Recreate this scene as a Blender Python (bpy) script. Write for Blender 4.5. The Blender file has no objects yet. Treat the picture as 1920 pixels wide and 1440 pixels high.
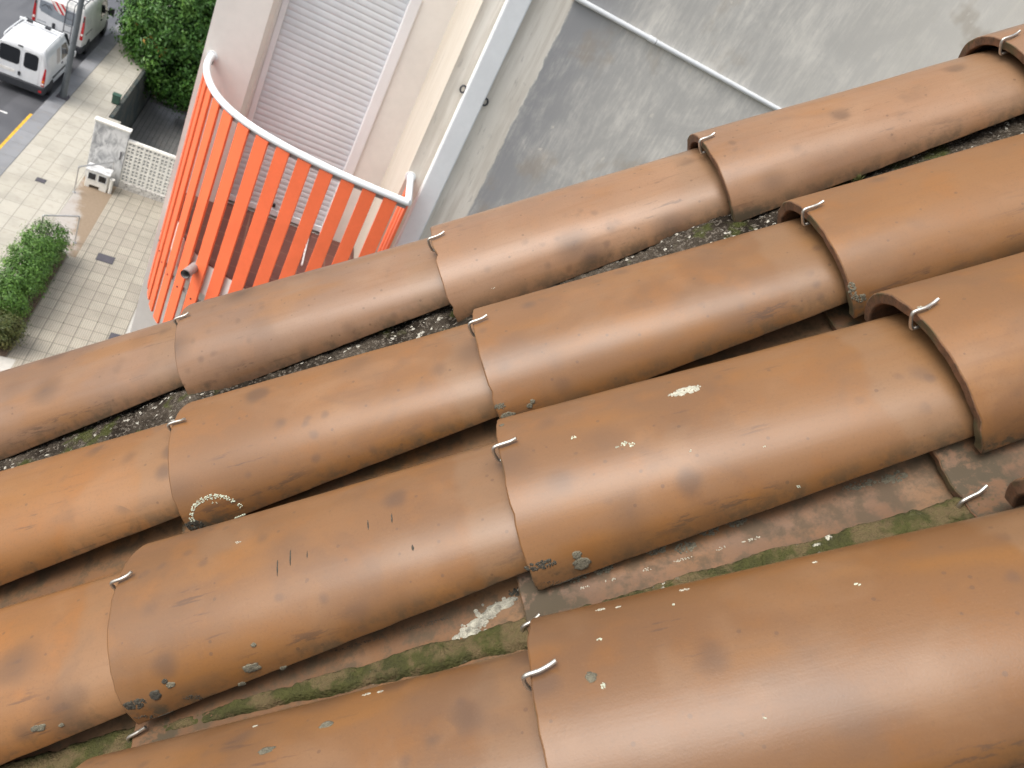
import bpy, bmesh, math, random
import numpy as np
from mathutils import Vector, Matrix, noise
random.seed(7)
rng = np.random.default_rng(11)
scene = bpy.context.scene
C = scene.collection
H = 14.5                                   # height of the camera above the street

# ------------------------------------------------------------------ camera
cam_d = bpy.data.cameras.new('camera'); cam = bpy.data.objects.new('camera', cam_d); C.objects.link(cam)
cR = Vector((0.879709, -0.147237, 0.452143)); cU = Vector((-0.272719, 0.622704, 0.733392)); cF = Vector((0.389534, 0.76848, -0.507644))
cam.matrix_world = Matrix(((cR.x, cU.x, -cF.x, 0), (cR.y, cU.y, -cF.y, 0), (cR.z, cU.z, -cF.z, H), (0, 0, 0, 1)))
cam_d.sensor_width = 36; cam_d.lens = 27.0; cam_d.clip_start = 0.02; cam_d.clip_end = 2000
cam_d.dof.use_dof = True; cam_d.dof.focus_distance = 0.95; cam_d.dof.aperture_fstop = 14.0
scene.camera = cam

# ------------------------------------------------------------------ sky, sun, exposure
SUN_EL, SUN_AZ = math.radians(52), math.radians(-100)     # azimuth measured from +Y towards +X
w = bpy.data.worlds.new('World'); scene.world = w; w.use_nodes = True
nt = w.node_tree; nt.nodes.clear()
sky = nt.nodes.new('ShaderNodeTexSky'); sky.sky_type = 'NISHITA'; sky.sun_disc = False
sky.sun_elevation = SUN_EL; sky.sun_rotation = SUN_AZ; sky.air_density = 1.0; sky.dust_density = 5.0; sky.ozone_density = 1.0; sky.altitude = 0
hs = nt.nodes.new('ShaderNodeHueSaturation'); hs.inputs['Saturation'].default_value = 0.35
bg = nt.nodes.new('ShaderNodeBackground'); bg.inputs['Strength'].default_value = 0.15
ow = nt.nodes.new('ShaderNodeOutputWorld')
nt.links.new(sky.outputs[0], hs.inputs['Color']); nt.links.new(hs.outputs[0], bg.inputs[0]); nt.links.new(bg.outputs[0], ow.inputs[0])
sd = bpy.data.lights.new('sun', 'SUN'); sd.energy = 0.9; sd.angle = math.radians(40); sd.color = (1.0, 0.955, 0.89); sd.specular_factor = 0.55
sun = bpy.data.objects.new('sun', sd); C.objects.link(sun)
sdir = Vector((math.sin(SUN_AZ)*math.cos(SUN_EL), math.cos(SUN_AZ)*math.cos(SUN_EL), math.sin(SUN_EL)))
sun.rotation_euler = sdir.to_track_quat('Z', 'Y').to_euler()
scene.view_settings.view_transform = 'Standard'; scene.view_settings.look = 'None'
scene.view_settings.gamma = 1.0; scene.view_settings.exposure = 0.88

# ------------------------------------------------------------------ material helpers
def new_mat(name):
    m = bpy.data.materials.new(name); m.use_nodes = True
    nt = m.node_tree; nt.nodes.clear()
    out = nt.nodes.new('ShaderNodeOutputMaterial'); b = nt.nodes.new('ShaderNodeBsdfPrincipled')
    nt.links.new(b.outputs[0], out.inputs[0])
    return m, nt, b
class N:
    """tiny node-graph writer"""
    def __init__(s, nt): s.nt = nt
    def node(s, t, **k):
        n = s.nt.nodes.new(t)
        for a, v in k.items(): setattr(n, a, v)
        return n
    def set(s, sock, v):
        if isinstance(v, bpy.types.NodeSocket): s.nt.links.new(v, sock)
        elif isinstance(v, (tuple, list)) and sock.type == 'RGBA' and len(v) == 3: sock.default_value = (*v, 1)
        else: sock.default_value = v
    def math(s, op, a, b=0.0, c=0.0, clamp=False):
        n = s.node('ShaderNodeMath', operation=op, use_clamp=clamp)
        s.set(n.inputs[0], a); s.set(n.inputs[1], b); s.set(n.inputs[2], c); return n.outputs[0]
    def vmath(s, op, a, b=(0, 0, 0)):
        n = s.node('ShaderNodeVectorMath', operation=op); s.set(n.inputs[0], a); s.set(n.inputs[1], b); return n.outputs[0]
    def mix(s, f, a, b, blend='MIX'):
        n = s.node('ShaderNodeMix', data_type='RGBA', blend_type=blend)
        s.set(n.inputs[0], f); s.set(n.inputs[6], a); s.set(n.inputs[7], b); return n.outputs[2]
    def ramp(s, f, lo, hi):           # smooth 0..1 between lo and hi
        n = s.node('ShaderNodeMapRange', interpolation_type='SMOOTHSTEP'); s.set(n.inputs[0], f)
        n.inputs[1].default_value = lo; n.inputs[2].default_value = hi; return n.outputs[0]
    def noise(s, v, scale, detail=3, rough=0.55, out=0, dist=0.0):
        n = s.node('ShaderNodeTexNoise'); s.set(n.inputs['Vector'], v); n.inputs['Scale'].default_value = scale
        n.inputs['Detail'].default_value = detail; n.inputs['Roughness'].default_value = rough; n.inputs['Distortion'].default_value = dist
        return n.outputs[out]
    def voro(s, v, scale, feature='F1', out='Distance', rnd=1.0):
        n = s.node('ShaderNodeTexVoronoi', feature=feature); s.set(n.inputs['Vector'], v); n.inputs['Scale'].default_value = scale
        n.inputs['Randomness'].default_value = rnd; return n.outputs[out]
    def coord(s, which='Object'):
        return s.node('ShaderNodeTexCoord').outputs[which]
    def rand(s): return s.node('ShaderNodeObjectInfo').outputs['Random']
    def sep(s, v):
        n = s.node('ShaderNodeSeparateXYZ'); s.set(n.inputs[0], v); return n.outputs
    def scalev(s, v, sc): return s.vmath('MULTIPLY', v, sc)
    def bump(s, h, strength, dist, b):
        n = s.node('ShaderNodeBump'); n.inputs['Strength'].default_value = strength; n.inputs['Distance'].default_value = dist
        s.set(n.inputs['Height'], h); s.nt.links.new(n.outputs[0], b.inputs['Normal'])
def rgb(h):                                # sRGB hex -> linear
    v = [int(h[i:i+2], 16)/255 for i in (0, 2, 4)]
    return tuple(x/12.92 if x <= .04045 else ((x+.055)/1.055)**2.4 for x in v)
def plain(name, col, rough=0.6, metal=0.0, var=0.12, scale=8.0, bump=0.0, coord='Object', spec=0.5):
    m, nt, b = new_mat(name); g = N(nt); v = g.coord(coord)
    n1 = g.noise(v, scale, 4); n2 = g.noise(v, scale*7, 2)
    f = g.math('ADD', g.math('MULTIPLY', n1, .7), g.math('MULTIPLY', n2, .3))
    c = g.mix(g.ramp(f, .3, .7), tuple(x*(1-var) for x in col), tuple(min(1, x*(1+var)) for x in col))
    g.set(b.inputs['Base Color'], c); b.inputs['Roughness'].default_value = rough; b.inputs['Metallic'].default_value = metal
    b.inputs['Specular IOR Level'].default_value = spec
    if bump: g.bump(f, bump, 0.01, b)
    return m

# ---- fired clay
def tile_mat(name, c1, c2, c3):
    m, nt, b = new_mat(name); g = N(nt); p = g.coord('Object'); r = g.rand()
    cmb = g.node('ShaderNodeCombineXYZ'); 
    g.set(cmb.inputs[0], g.math('MULTIPLY', r, 37.0)); g.set(cmb.inputs[1], g.math('MULTIPLY', r, 91.0)); g.set(cmb.inputs[2], g.math('MULTIPLY', r, 53.0))
    v = g.vmath('ADD', p, cmb.outputs[0])
    x = g.sep(p)[0]
    big = g.noise(v, 5.5, 3, .5); mid = g.noise(v, 22, 4, .6)
    col = g.mix(g.ramp(big, .35, .65), c1, c2)
    col = g.mix(g.math('MULTIPLY', g.ramp(mid, .45, .72), .6), col, c3)
    col = g.mix(1.0, col, g.mix(r, (.86, .88, .96), (1.16, 1.10, 1.02)), 'MULTIPLY')
    # lime bloom: soft paler fields, some with a crisp rim
    bl = g.noise(g.scalev(v, (1, 1.3, 1.3)), 8, 3, .55, dist=.5)
    paler = g.mix(.5, col, (.29, .185, .11))
    col = g.mix(g.math('MULTIPLY', g.ramp(bl, .50, .66), .30), col, paler)
    # ochre, cleaner fields where rain runs
    oc = g.noise(g.scalev(v, (.5, 1.6, 1.6)), 10, 3, .55)
    col = g.mix(g.math('MULTIPLY', g.ramp(oc, .50, .70), .45), col, (.215, .092, .020))
    # the part that sat under the lip above keeps a dusty band
    bn = g.math('ADD', x, g.math('MULTIPLY', g.math('SUBTRACT', g.noise(v, 16, 2, .5), .5), .07))
    col = g.mix(g.math('MULTIPLY', g.ramp(bn, .345, .360), .42), col, (.185, .113, .063))
    # drawn lines left by the die, along the tile
    sx = g.noise(g.scalev(v, (2.0, 75, 75)), 1.6, 4, .65)
    col = g.mix(g.math('MULTIPLY', g.ramp(sx, .48, .75), .34), col, (.16, .075, .03))
    # round smoky spots
    warp = g.vmath('ADD', v, g.scalev(g.noise(v, 30, 2, .5, out=1), (.012, .012, .012)))
    d = g.voro(warp, 17); cell = g.sep(g.voro(warp, 17, out='Color'))[0]
    size = g.math('MULTIPLY_ADD', cell, .42, -.20)
    spot = g.math('SUBTRACT', 1.0, g.ramp(g.math('SUBTRACT', d, size), -.05, .16))
    gate = g.ramp(g.noise(v, 4.0, 2), .38, .54)
    col = g.mix(g.math('MULTIPLY', g.math('MULTIPLY', spot, gate), .66), col, (.085, .050, .031))
    dB = g.voro(g.vmath('ADD', v, g.vmath('MULTIPLY', g.noise(v, 18, 2, .5, out=1), (.02, .02, .02))), 9.5); cB = g.sep(g.voro(g.vmath('ADD', v, g.vmath('MULTIPLY', g.noise(v, 18, 2, .5, out=1), (.02, .02, .02))), 9.5, out='Color'))[2]
    on = g.math('GREATER_THAN', cB, .48)
    halo = g.math('MULTIPLY', on, g.math('SUBTRACT', 1.0, g.ramp(dB, .05, .34))); core = g.math('MULTIPLY', on, g.math('SUBTRACT', 1.0, g.ramp(dB, .02, .12)))
    col = g.mix(g.math('MULTIPLY', halo, .60), col, (.085, .050, .030)); col = g.mix(g.math('MULTIPLY', g.math('MULTIPLY', core, g.ramp(g.noise(g.scalev(v, (30, 120, 120)), 1, 3), .4, .6)), .5), col, (.07, .045, .035))
    dS = g.voro(warp, 48); cS = g.sep(g.voro(warp, 48, out='Color'))[0]
    small = g.math('MULTIPLY', g.math('MULTIPLY', g.math('GREATER_THAN', cS, .55), g.math('SUBTRACT', 1.0, g.ramp(dS, .08, .36))), g.ramp(g.noise(v, 5.0, 2), .50, .60))
    col = g.mix(g.math('MULTIPLY', small, .55), col, (.095, .055, .034))
    big2 = g.ramp(g.noise(v, 7.5, 4, .6, dist=.4), .56, .70)
    col = g.mix(g.math('MULTIPLY', big2, .36), col, (.105, .060, .036))
    # small pits and fly specks
    d2 = g.voro(v, 120); c2s = g.sep(g.voro(v, 120, out='Color'))[1]
    speck = g.math('MULTIPLY', g.math('LESS_THAN', d2, .22), g.math('GREATER_THAN', c2s, .93))
    col = g.mix(g.math('MULTIPLY', speck, .65), col, (.10, .055, .03))
    # broken dark scrapes that run with the tile
    sc = g.noise(g.scalev(v, (14, 130, 130)), 1.0, 4, .7); scg = g.ramp(g.noise(v, 7, 2), .57, .67)
    col = g.mix(g.math('MULTIPLY', g.math('MULTIPLY', g.ramp(sc, .59, .66), scg), .6), col, (.07, .04, .026))
    # a worn dark drag line low on the flank
    fl = g.math('SUBTRACT', 1.0, g.ramp(g.math('ABSOLUTE', g.math('ADD', g.math('ADD', g.sep(p)[2], .058), g.math('MULTIPLY', x, -.03))), .001, .012))
    fl = g.math('MULTIPLY', fl, g.math('MULTIPLY', g.ramp(g.noise(g.scalev(v, (22, 110, 110)), 1, 5, .75), .50, .58), g.ramp(g.noise(v, 6, 2), .45, .6)))
    col = g.mix(g.math('MULTIPLY', fl, .7), col, (.075, .045, .03))
    # gritty pores
    gr = g.noise(v, 420, 2, .6)
    col = g.mix(g.math('MULTIPLY', g.ramp(gr, .54, .72), .26), col, (.10, .055, .027)); col = g.mix(g.math('MULTIPLY', g.ramp(gr, .40, .26), .06), col, (.32, .20, .12))
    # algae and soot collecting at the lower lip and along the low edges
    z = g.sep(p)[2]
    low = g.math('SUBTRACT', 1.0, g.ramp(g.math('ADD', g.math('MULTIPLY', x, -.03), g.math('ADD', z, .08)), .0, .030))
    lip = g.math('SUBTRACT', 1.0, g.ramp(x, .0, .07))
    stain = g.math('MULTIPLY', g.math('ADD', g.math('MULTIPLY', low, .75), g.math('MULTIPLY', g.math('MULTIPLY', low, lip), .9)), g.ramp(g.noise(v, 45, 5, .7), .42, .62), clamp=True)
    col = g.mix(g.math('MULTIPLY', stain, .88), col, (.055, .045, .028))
    g.set(b.inputs['Base Color'], col)
    ro = g.math('MULTIPLY_ADD', g.noise(v, 9, 2), .10, .29)
    ro = g.math('ADD', ro, g.math('MULTIPLY', stain, .3)); g.set(b.inputs['Roughness'], ro)
    b.inputs['Specular IOR Level'].default_value = .36
    h = g.math('ADD', g.math('MULTIPLY', sx, .5), g.math('MULTIPLY', g.noise(v, 650, 3), .35))
    g.bump(h, .11, .002, b)
    return m
M = {}
M['tile'] = tile_mat('fired_clay', (.200, .097, .036), (.162, .080, .032), (.218, .094, .026))
M['tile_near'] = tile_mat('near_row_clay', (.180, .085, .030), (.146, .071, .028), (.196, .082, .020))  # somewhat darker mix of the tile clay for the nearest row
M['tile_grey'] = tile_mat('weathered_clay', (.206, .119, .067), (.168, .098, .057), (.216, .116, .058))
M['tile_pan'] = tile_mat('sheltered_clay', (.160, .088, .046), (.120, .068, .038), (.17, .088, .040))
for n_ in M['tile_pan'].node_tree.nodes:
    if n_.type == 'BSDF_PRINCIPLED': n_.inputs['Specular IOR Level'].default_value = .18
M['tile_edge'] = (lambda: None)
def edge_mat():
    m, nt, b = new_mat('tile_edge'); g = N(nt); v = g.coord('Object')
    n = g.noise(v, 70, 5, .7); n2 = g.noise(v, 25, 3)
    c = g.mix(g.ramp(n, .4, .65), (.21, .105, .055), (.10, .06, .035)); c = g.mix(g.math('MULTIPLY', g.ramp(n2, .5, .62), .7), c, (.075, .075, .032))
    g.set(b.inputs['Base Color'], c); b.inputs['Roughness'].default_value = .8; g.bump(n, .5, .004, b); return m
M['tile_edge'] = edge_mat()
def mortar_mat():
    m, nt, b = new_mat('gravel_mortar'); g = N(nt); v = g.coord('Object')
    d = g.voro(v, 260); c = g.sep(g.voro(v, 260, out='Color'))
    n = g.noise(v, 12, 4, .6); n2 = g.noise(v, 420, 2)
    col = g.mix(g.ramp(n, .38, .66), (.016, .012, .008), (.065, .053, .040))
    col = g.mix(g.math('MULTIPLY', g.math('GREATER_THAN', c[0], .72), g.ramp(n2, .35, .6)), col, (.12, .103, .083))
    col = g.mix(g.math('GREATER_THAN', c[1], .972), col, (.36, .34, .29))
    col = g.mix(g.math('MULTIPLY', g.ramp(g.noise(v, 18, 3), .55, .64), .75), col, (.045, .052, .012))
    g.set(b.inputs['Base Color'], col); b.inputs['Roughness'].default_value = .95; b.inputs['Specular IOR Level'].default_value = .12
    g.bump(g.math('SUBTRACT', 1, d), .9, .004, b); return m
M['mortar'] = mortar_mat()
def moss_mat():
    m, nt, b = new_mat('moss'); g = N(nt); v = g.coord('Object')
    n = g.noise(v, 22, 5, .65); n2 = g.noise(v, 300, 2)
    col = g.mix(g.ramp(n, .38, .62), (.044, .041, .014), (.028, .024, .012)); col = g.mix(g.math('MULTIPLY', g.ramp(g.noise(v, 40, 4), .44, .58), .85), col, (.11, .072, .042))
    col = g.mix(g.math('MULTIPLY', n2, .5), col, (.075, .082, .025)); wv = g.vmath('ADD', v, g.vmath('MULTIPLY', g.noise(v, 110, 4, .7, out=1), (.010, .010, .010)))
    cr = g.math('MULTIPLY', g.ramp(g.noise(wv, 34, 4, .62), .60, .62), g.ramp(g.noise(v, 9, 2), .50, .58))
    col = g.mix(cr, col, g.mix(g.noise(v, 260, 3), (.26, .25, .19), (.50, .48, .39)))
    g.set(b.inputs['Base Color'], col); b.inputs['Roughness'].default_value = .95; b.inputs['Specular IOR Level'].default_value = .15
    g.bump(g.math('ADD', n2, g.math('MULTIPLY', cr, .8)), .8, .004, b); return m
M['moss'] = moss_mat()
M['lichen_pale'] = plain('lichen_pale', (.41, .395, .315), .9, var=.25, scale=150, bump=.5)
M['lichen_crust'] = plain('lichen_crust', (.33, .315, .255), .95, var=.55, scale=110, bump=.8)
M['lichen_mint'] = plain('lichen_mint', (.50, .54, .42), .9, var=.25, scale=150, bump=.5)
M['lichen_grey'] = plain('lichen_grey', (.125, .112, .078), .9, var=.4, scale=160, bump=.6)
M['lichen_dark'] = plain('lichen_dark', (.05, .045, .033), .9, var=.4, scale=160, bump=.6)
M['stain'] = plain('clay_stain', (.135, .075, .045), .55, var=.15, scale=80)
M['wire'] = plain('steel_wire', (.50, .47, .42), .38, .9, var=.2, scale=60)

# ------------------------------------------------------------------ mesh helpers
def mk(name, verts, faces, mat=None, parent=None, origin=(0, 0, 0), smooth=False, fm=None, sharp=None):
    me = bpy.data.meshes.new(name)
    o3 = np.array(origin, float)
    me.from_pydata([tuple(np.array(v, float)-o3) for v in verts], [], faces); me.update()
    for mm in (mat if isinstance(mat, (list, tuple)) else [mat]):
        if mm: me.materials.append(mm)
    if fm is not None: me.polygons.foreach_set('material_index', fm)
    if smooth:
        me.polygons.foreach_set('use_smooth', [True]*len(me.polygons))
        if sharp: me.set_sharp_from_angle(angle=math.radians(sharp))
    o = bpy.data.objects.new(name, me); C.objects.link(o)
    if parent is not None: o.parent = parent
    else: o.location = origin
    return o
class MB:
    """collects shapes that become ONE mesh object; coordinates are world, less the parent's base"""
    def __init__(s, base=(0, 0, 0)): s.v = []; s.f = []; s.fm = []; s.base = base
    def add(s, vs, fs, mi=0):
        k = len(s.v); s.v += [tuple(v) for v in vs]; s.f += [tuple(i+k for i in f) for f in fs]; s.fm += [mi]*len(fs)
    def box(s, x0, x1, y0, y1, z0, z1, mi=0, mat=None):
        vs = [(x, y, z) for x in (x0, x1) for y in (y0, y1) for z in (z0, z1)]
        if mat is not None: vs = [tuple(mat @ Vector(v)) for v in vs]
        s.add(vs, [(0, 1, 3, 2), (4, 6, 7, 5), (0, 4, 5, 1), (2, 3, 7, 6), (0, 2, 6, 4), (1, 5, 7, 3)], mi)
    def tube(s, pts, r, n=10, mi=0, caps=True):
        pts = [Vector(p) for p in pts]; rs = r if isinstance(r, (list, tuple)) else [r]*len(pts)
        t0 = (pts[1]-pts[0]).normalized(); up = Vector((0, 0, 1)) if abs(t0.z) < .9 else Vector((1, 0, 0))
        a = t0.cross(up).normalized(); vs = []
        for i, p in enumerate(pts):
            t = (pts[min(i+1, len(pts)-1)]-pts[max(i-1, 0)]).normalized()
            a = (a-t*a.dot(t)).normalized(); b = t.cross(a)
            for k in range(n):
                q = 2*math.pi*k/n; vs.append(p+(a*math.cos(q)+b*math.sin(q))*rs[i])
        fs = [(i*n+k, i*n+(k+1) % n, (i+1)*n+(k+1) % n, (i+1)*n+k) for i in range(len(pts)-1) for k in range(n)]
        if caps: fs += [tuple(range(n-1, -1, -1)), tuple((len(pts)-1)*n+k for k in range(n))]
        s.add(vs, fs, mi)
    def prism(s, poly, z0, z1, mi=0):
        n = len(poly); vs = [(x, y, z0) for x, y in poly]+[(x, y, z1) for x, y in poly]
        fs = [tuple(range(n-1, -1, -1)), tuple(range(n, 2*n))]+[(i, (i+1) % n, n+(i+1) % n, n+i) for i in range(n)]
        s.add(vs, fs, mi)
    def extrude(s, poly3, d, mi=0):               # planar 3-D polygon pushed along d
        n = len(poly3); d = Vector(d); a = [Vector(p) for p in poly3]
        s.add([tuple(p) for p in a]+[tuple(p+d) for p in a], [tuple(range(n-1, -1, -1)), tuple(range(n, 2*n))]+[(i, (i+1) % n, n+(i+1) % n, n+i) for i in range(n)], mi)
    def build(s, name, mat, parent=None, smooth=False, sharp=35, bevel=0.0, seg=2, origin=None):
        base = s.base if origin is None else origin
        o = mk(name, s.v, s.f, mat, parent, base, smooth, s.fm if isinstance(mat, (list, tuple)) else None, sharp)
        bm = bmesh.new(); bm.from_mesh(o.data); bmesh.ops.recalc_face_normals(bm, faces=bm.faces); bm.to_mesh(o.data); bm.free()
        if bevel:
            b = o.modifiers.new('bevel', 'BEVEL'); b.width = bevel; b.segments = seg; b.limit_method = 'ANGLE'; b.angle_limit = math.radians(40)
        return o
def tag(o, label=None, cat=None, group=None, kind=None):
    if label: o['label'] = label
    if cat: o['category'] = cat
    if group: o['group'] = group
    if kind: o['kind'] = kind
    return o
def thing(name, label, cat, base, group=None):
    o = bpy.data.objects.new(name, None); C.objects.link(o); o.location = base; o.empty_display_size = .2
    return tag(o, label, cat, group)
def catmull(pts, n=6):
    P = [Vector(p) for p in pts]; out = []
    for i in range(len(P)-1):
        a, b, c, d = P[max(i-1, 0)], P[i], P[i+1], P[min(i+2, len(P)-1)]
        for k in range(n):
            t = k/n; out.append(.5*((2*b)+(c-a)*t+(2*a-5*b+4*c-d)*t*t+(3*b-a-3*c+d)*t**3))
    return out+[P[-1]]
def rrect(x0, x1, z0, z1, r, n=5):
    out = []
    for cx, cz, a0 in ((x1-r, z1-r, 0), (x0+r, z1-r, 90), (x0+r, z0+r, 180), (x1-r, z0+r, 270)):
        for k in range(n+1):
            a = math.radians(a0+90*k/n); out.append((cx+r*math.cos(a), cz+r*math.sin(a)))
    return out

# ================================================================== THE NEAR ROOF
TH = math.radians(44)
aS = Vector((math.cos(TH), 0, math.sin(TH))); aY = Vector((0, 1, 0)); aN = Vector((-math.sin(TH), 0, math.cos(TH)))
DROP = 0.516                               # camera to the plane of the tile crests
def roof_pt(s, y, n=0.0): return Vector((0, 0, H)) + aS*s + aY*y + aN*(n-DROP)
def roof_mat(s, y, n=0.0, yaw=0.0, pitch=0.0, roll=0.0):
    m = Matrix((( aS.x, aY.x, aN.x), (aS.y, aY.y, aN.y), (aS.z, aY.z, aN.z))) @ Matrix.Rotation(yaw, 3, 'Z') @ Matrix.Rotation(pitch, 3, 'Y') @ Matrix.Rotation(roll, 3, 'X')
    return Matrix.Translation(roof_pt(s, y, n)) @ m.to_4x4()
TL = 0.475
def cover_outer(u, ph, t=0.0):             # point on the outside of a cover tile in its own frame
    k = u/TL; wv = .104-.023*k-t; hv = .080-.042*k-t; base = -.080+.014*k
    c, s_ = math.cos(ph), math.sin(ph)
    return (u, wv*math.copysign(abs(s_)**.95, s_), base+hv*abs(c)**.92)
def pan_top(u, ph, t=0.0):
    k = u/TL; wv = .082+.02*k+t; hv = .062+t; zc = -.090-.014*k-t
    return (u, wv*math.sin(ph), zc+hv*(1-math.cos(ph)))
SEED = {}
def shell(name, fun, ph0, ph1, thick, seed, nu=44, nv=30, chips=.0008, mat='tile'):
    vs = []; R = random.Random(seed); ox = R.uniform(0, 50)
    for side in (0, 1):
        for i in range(nu+1):
            for j in range(nv+1):
                u = TL*i/nu; ph = ph0+(ph1-ph0)*j/nv
                # uneven cut at the ends and along the edges
                du = 0
                if i <= 1: du = chips*2*noise.noise(Vector((ox, ph*5, 0)))+chips*noise.noise(Vector((ox, ph*23, 3)))
                if i == 0: du += .010*max(0, noise.noise(Vector((ox*1.7, ph*8, 2)))-.33)
                dph = 0
                if j in (0, nv): dph = .018*noise.noise(Vector((u*20, ox, j)))+.01*noise.noise(Vector((u*75, ox, j)))
                x, y, z = fun(u+(du if i == 0 else du*.5), ph+dph, thick*side)
                q = noise.noise(Vector((u*4+ox, y*5, 1)))*.0016+noise.noise(Vector((u*11+ox, y*14, 5)))*.0006
                vs.append((x, y, z+q))
    n1 = (nu+1)*(nv+1); idx = lambda s, i, j: s*n1+i*(nv+1)+j
    fs = []; fm = []
    for i in range(nu):
        for j in range(nv):
            fs.append((idx(0, i, j), idx(0, i+1, j), idx(0, i+1, j+1), idx(0, i, j+1))); fm.append(0)
            fs.append((idx(1, i, j), idx(1, i, j+1), idx(1, i+1, j+1), idx(1, i+1, j))); fm.append(1)
    for j in range(nv):
        fs.append((idx(0, 0, j), idx(0, 0, j+1), idx(1, 0, j+1), idx(1, 0, j))); fm.append(1)
        fs.append((idx(0, nu, j+1), idx(0, nu, j), idx(1, nu, j), idx(1, nu, j+1))); fm.append(1)
    for i in range(nu):
        fs.append((idx(0, i+1, 0), idx(0, i, 0), idx(1, i, 0), idx(1, i+1, 0))); fm.append(1)
        fs.append((idx(0, i, nv), idx(0, i+1, nv), idx(1, i+1, nv), idx(1, i, nv))); fm.append(1)
    me = bpy.data.meshes.new(name); me.from_pydata(vs, [], fs); me.update()
    bm = bmesh.new(); bm.from_mesh(me); bmesh.ops.recalc_face_normals(bm, faces=bm.faces); bm.to_mesh(me); bm.free()
    me.materials.append(M[mat]); me.materials.append(M['tile_edge'])
    me.polygons.foreach_set('material_index', fm); me.polygons.foreach_set('use_smooth', [True]*len(fs)); me.set_sharp_from_angle(angle=math.radians(40))
    o = bpy.data.objects.new(name, me); C.objects.link(o)
    SEED[o.name] = ox
    b = o.modifiers.new('bevel', 'BEVEL'); b.width = .0016; b.segments = 2; b.limit_method = 'ANGLE'; b.angle_limit = math.radians(50)
    return o
covers = {}; pans = {}
def cover(key, s, y, label, yaw=0.0, n=0.0, roll=0.0):
    o = shell('roof_tile', lambda u, p, t: cover_outer(u, p, t), -math.pi/2, math.pi/2, .0125, hash_(key), mat={'A': 'tile_grey', 'D': 'tile_near'}.get(key[0], 'tile'))
    o.matrix_world = roof_mat(s, y, n, yaw, 0, roll+(hash_(key) % 11-5)*.006); covers[key] = o
    return tag(o, label, 'roof tile', 'convex clay roof tiles')
def pan(key, s, y, label, yaw=0.0, n=0.0):
    o = shell('channel_tile', lambda u, p, t: pan_top(u, p, t), math.radians(-82), math.radians(82), .011, hash_(key)+500, mat='tile_pan')
    o.matrix_world = roof_mat(s, y, n, yaw); pans[key] = o
    return tag(o, label, 'roof tile', 'concave clay channel tiles')
def hash_(k): return sum((i+3)*ord(c) for i, c in enumerate(k))
EX = .404
cover('A0', -.535-.395, 1.018, 'convex clay tile at the left frame edge, lowest in the outer row over the paved forecourt', .015)
cover('A1', -.524, 1.010, 'convex clay tile of the outer row right below the orange balcony', -.025)
cover('A2', -.124, .985, 'convex clay tile of the outer row below the white downpipe and grey wall', .01)
cover('A3', .279, .990, 'convex clay tile of the outer row where the thin white conduit disappears behind it', -.02, .004)
cover('A4', .690, .973, 'convex clay tile of the outer row cut off by the top right corner', -.01, .006)
cover('B0', -.487-.40, .750, 'smoky spotted clay tile at the left edge of the second row from the top', .0)
cover('B1', -.479, .745, 'convex clay tile with an arc of mint lichen near its lower lip', -.004)
cover('B2', -.088, .742, 'convex clay tile of the second row with long dark scrapes along its lower side', -.006)
cover('B3', .316, .738, 'convex clay tile at the right edge of the second row, green moss under its lip', -.01, .005)
cover('C0', -.492-.405, .492, 'convex clay tile at the left edge of the third row with a pale band beside the hook', .03)
cover('C1', -.491, .515, 'convex clay tile of the third row with short scratches and a grey lichen at its low edge', .02)
cover('C2', -.087, .526, 'glossy orange clay tile of the third row carrying the oval white lichen', -.02)
cover('C3', .322, .521, 'thick lipped clay tile at the right edge of the third row, white lichen curl above its hook', .0, .006)
cover('D0', -.50, .278, 'nearest clay tile cut off by the bottom left edge, beside the mossy channel', -.010)
cover('D1', -.096, .279, 'largest nearest clay tile filling the bottom right corner', -.032)
cover('D2', .31, .268, 'clay tile of the nearest row just entering at the right edge above the dark hole', -.01)
for k, s in enumerate((-.91, -.503, -.107, .29)):
    pan('CD%d' % k, s, .41-.008*k, ['channel tile cut off by the bottom left corner', 'channel tile with a mossy centre strip at the lower left, bright hook at its lip',
        'channel tile with white crusty lichen beside the moss, under the scratched third row tile', 'channel tile at the right frame edge with a green mossy step'][k], .0)
    pan('BC%d' % k, s+(.0, -.0, .01, .012)[k], .640, ['shaded channel tile at the left edge between second and third rows', 'shaded brown channel tile under the lichen arc tile',
        'shaded brown channel tile above the oval white lichen', 'channel tile at the right edge between second and third rows, green moss beside it'][k], .0, -.002)

pan('DE1', -.105, .176, 'channel tile peeking out below the largest nearest tile at the bottom edge')
pan('DE2', .292, .170, 'channel tile in the bottom right corner under the edge of the nearest big tile')
# hooks of bent wire that hold the lips down
hooks = []
def hook(s, y, label, ln=.05, tilt=0.0, n=0.0, kind='cover', dx=0.0):
    b = MB(); r = .0018; ln *= .43; tilt *= .35
    if kind == 'cover':
        pts = [(.02, 0, -.0165), (.0, 0, -.0168), (-.0035, 0, -.0160), (-.0050, 0, -.012), (-.0050, 0, -.002), (-.0035, .0003, .0022), (.000, .0006, .0033), (ln*.35, .001, .0030), (ln*.62, .0016+tilt*.35, .0024), (ln*.8, .002+tilt*.6, .0026), (ln, .002+tilt, .0036)]
    else:
        pts = [(.0, 0, -.014), (-.004, 0, -.014), (-.0056, 0, -.009), (-.005, 0, -.002), (-.002, 0, .0028), (.006, .001, .0042), (ln*.6, .002, .0046), (ln, .003+tilt, .0062)]
    b.tube(catmull(pts, 4), r, 10)
    o = b.build('tile_hook', M['wire'], None, True, 50); o.matrix_world = roof_mat(s, y, n)
    hooks.append(o); return tag(o, label, 'wire hook', 'bent wire hooks holding the tile lips')
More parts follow.
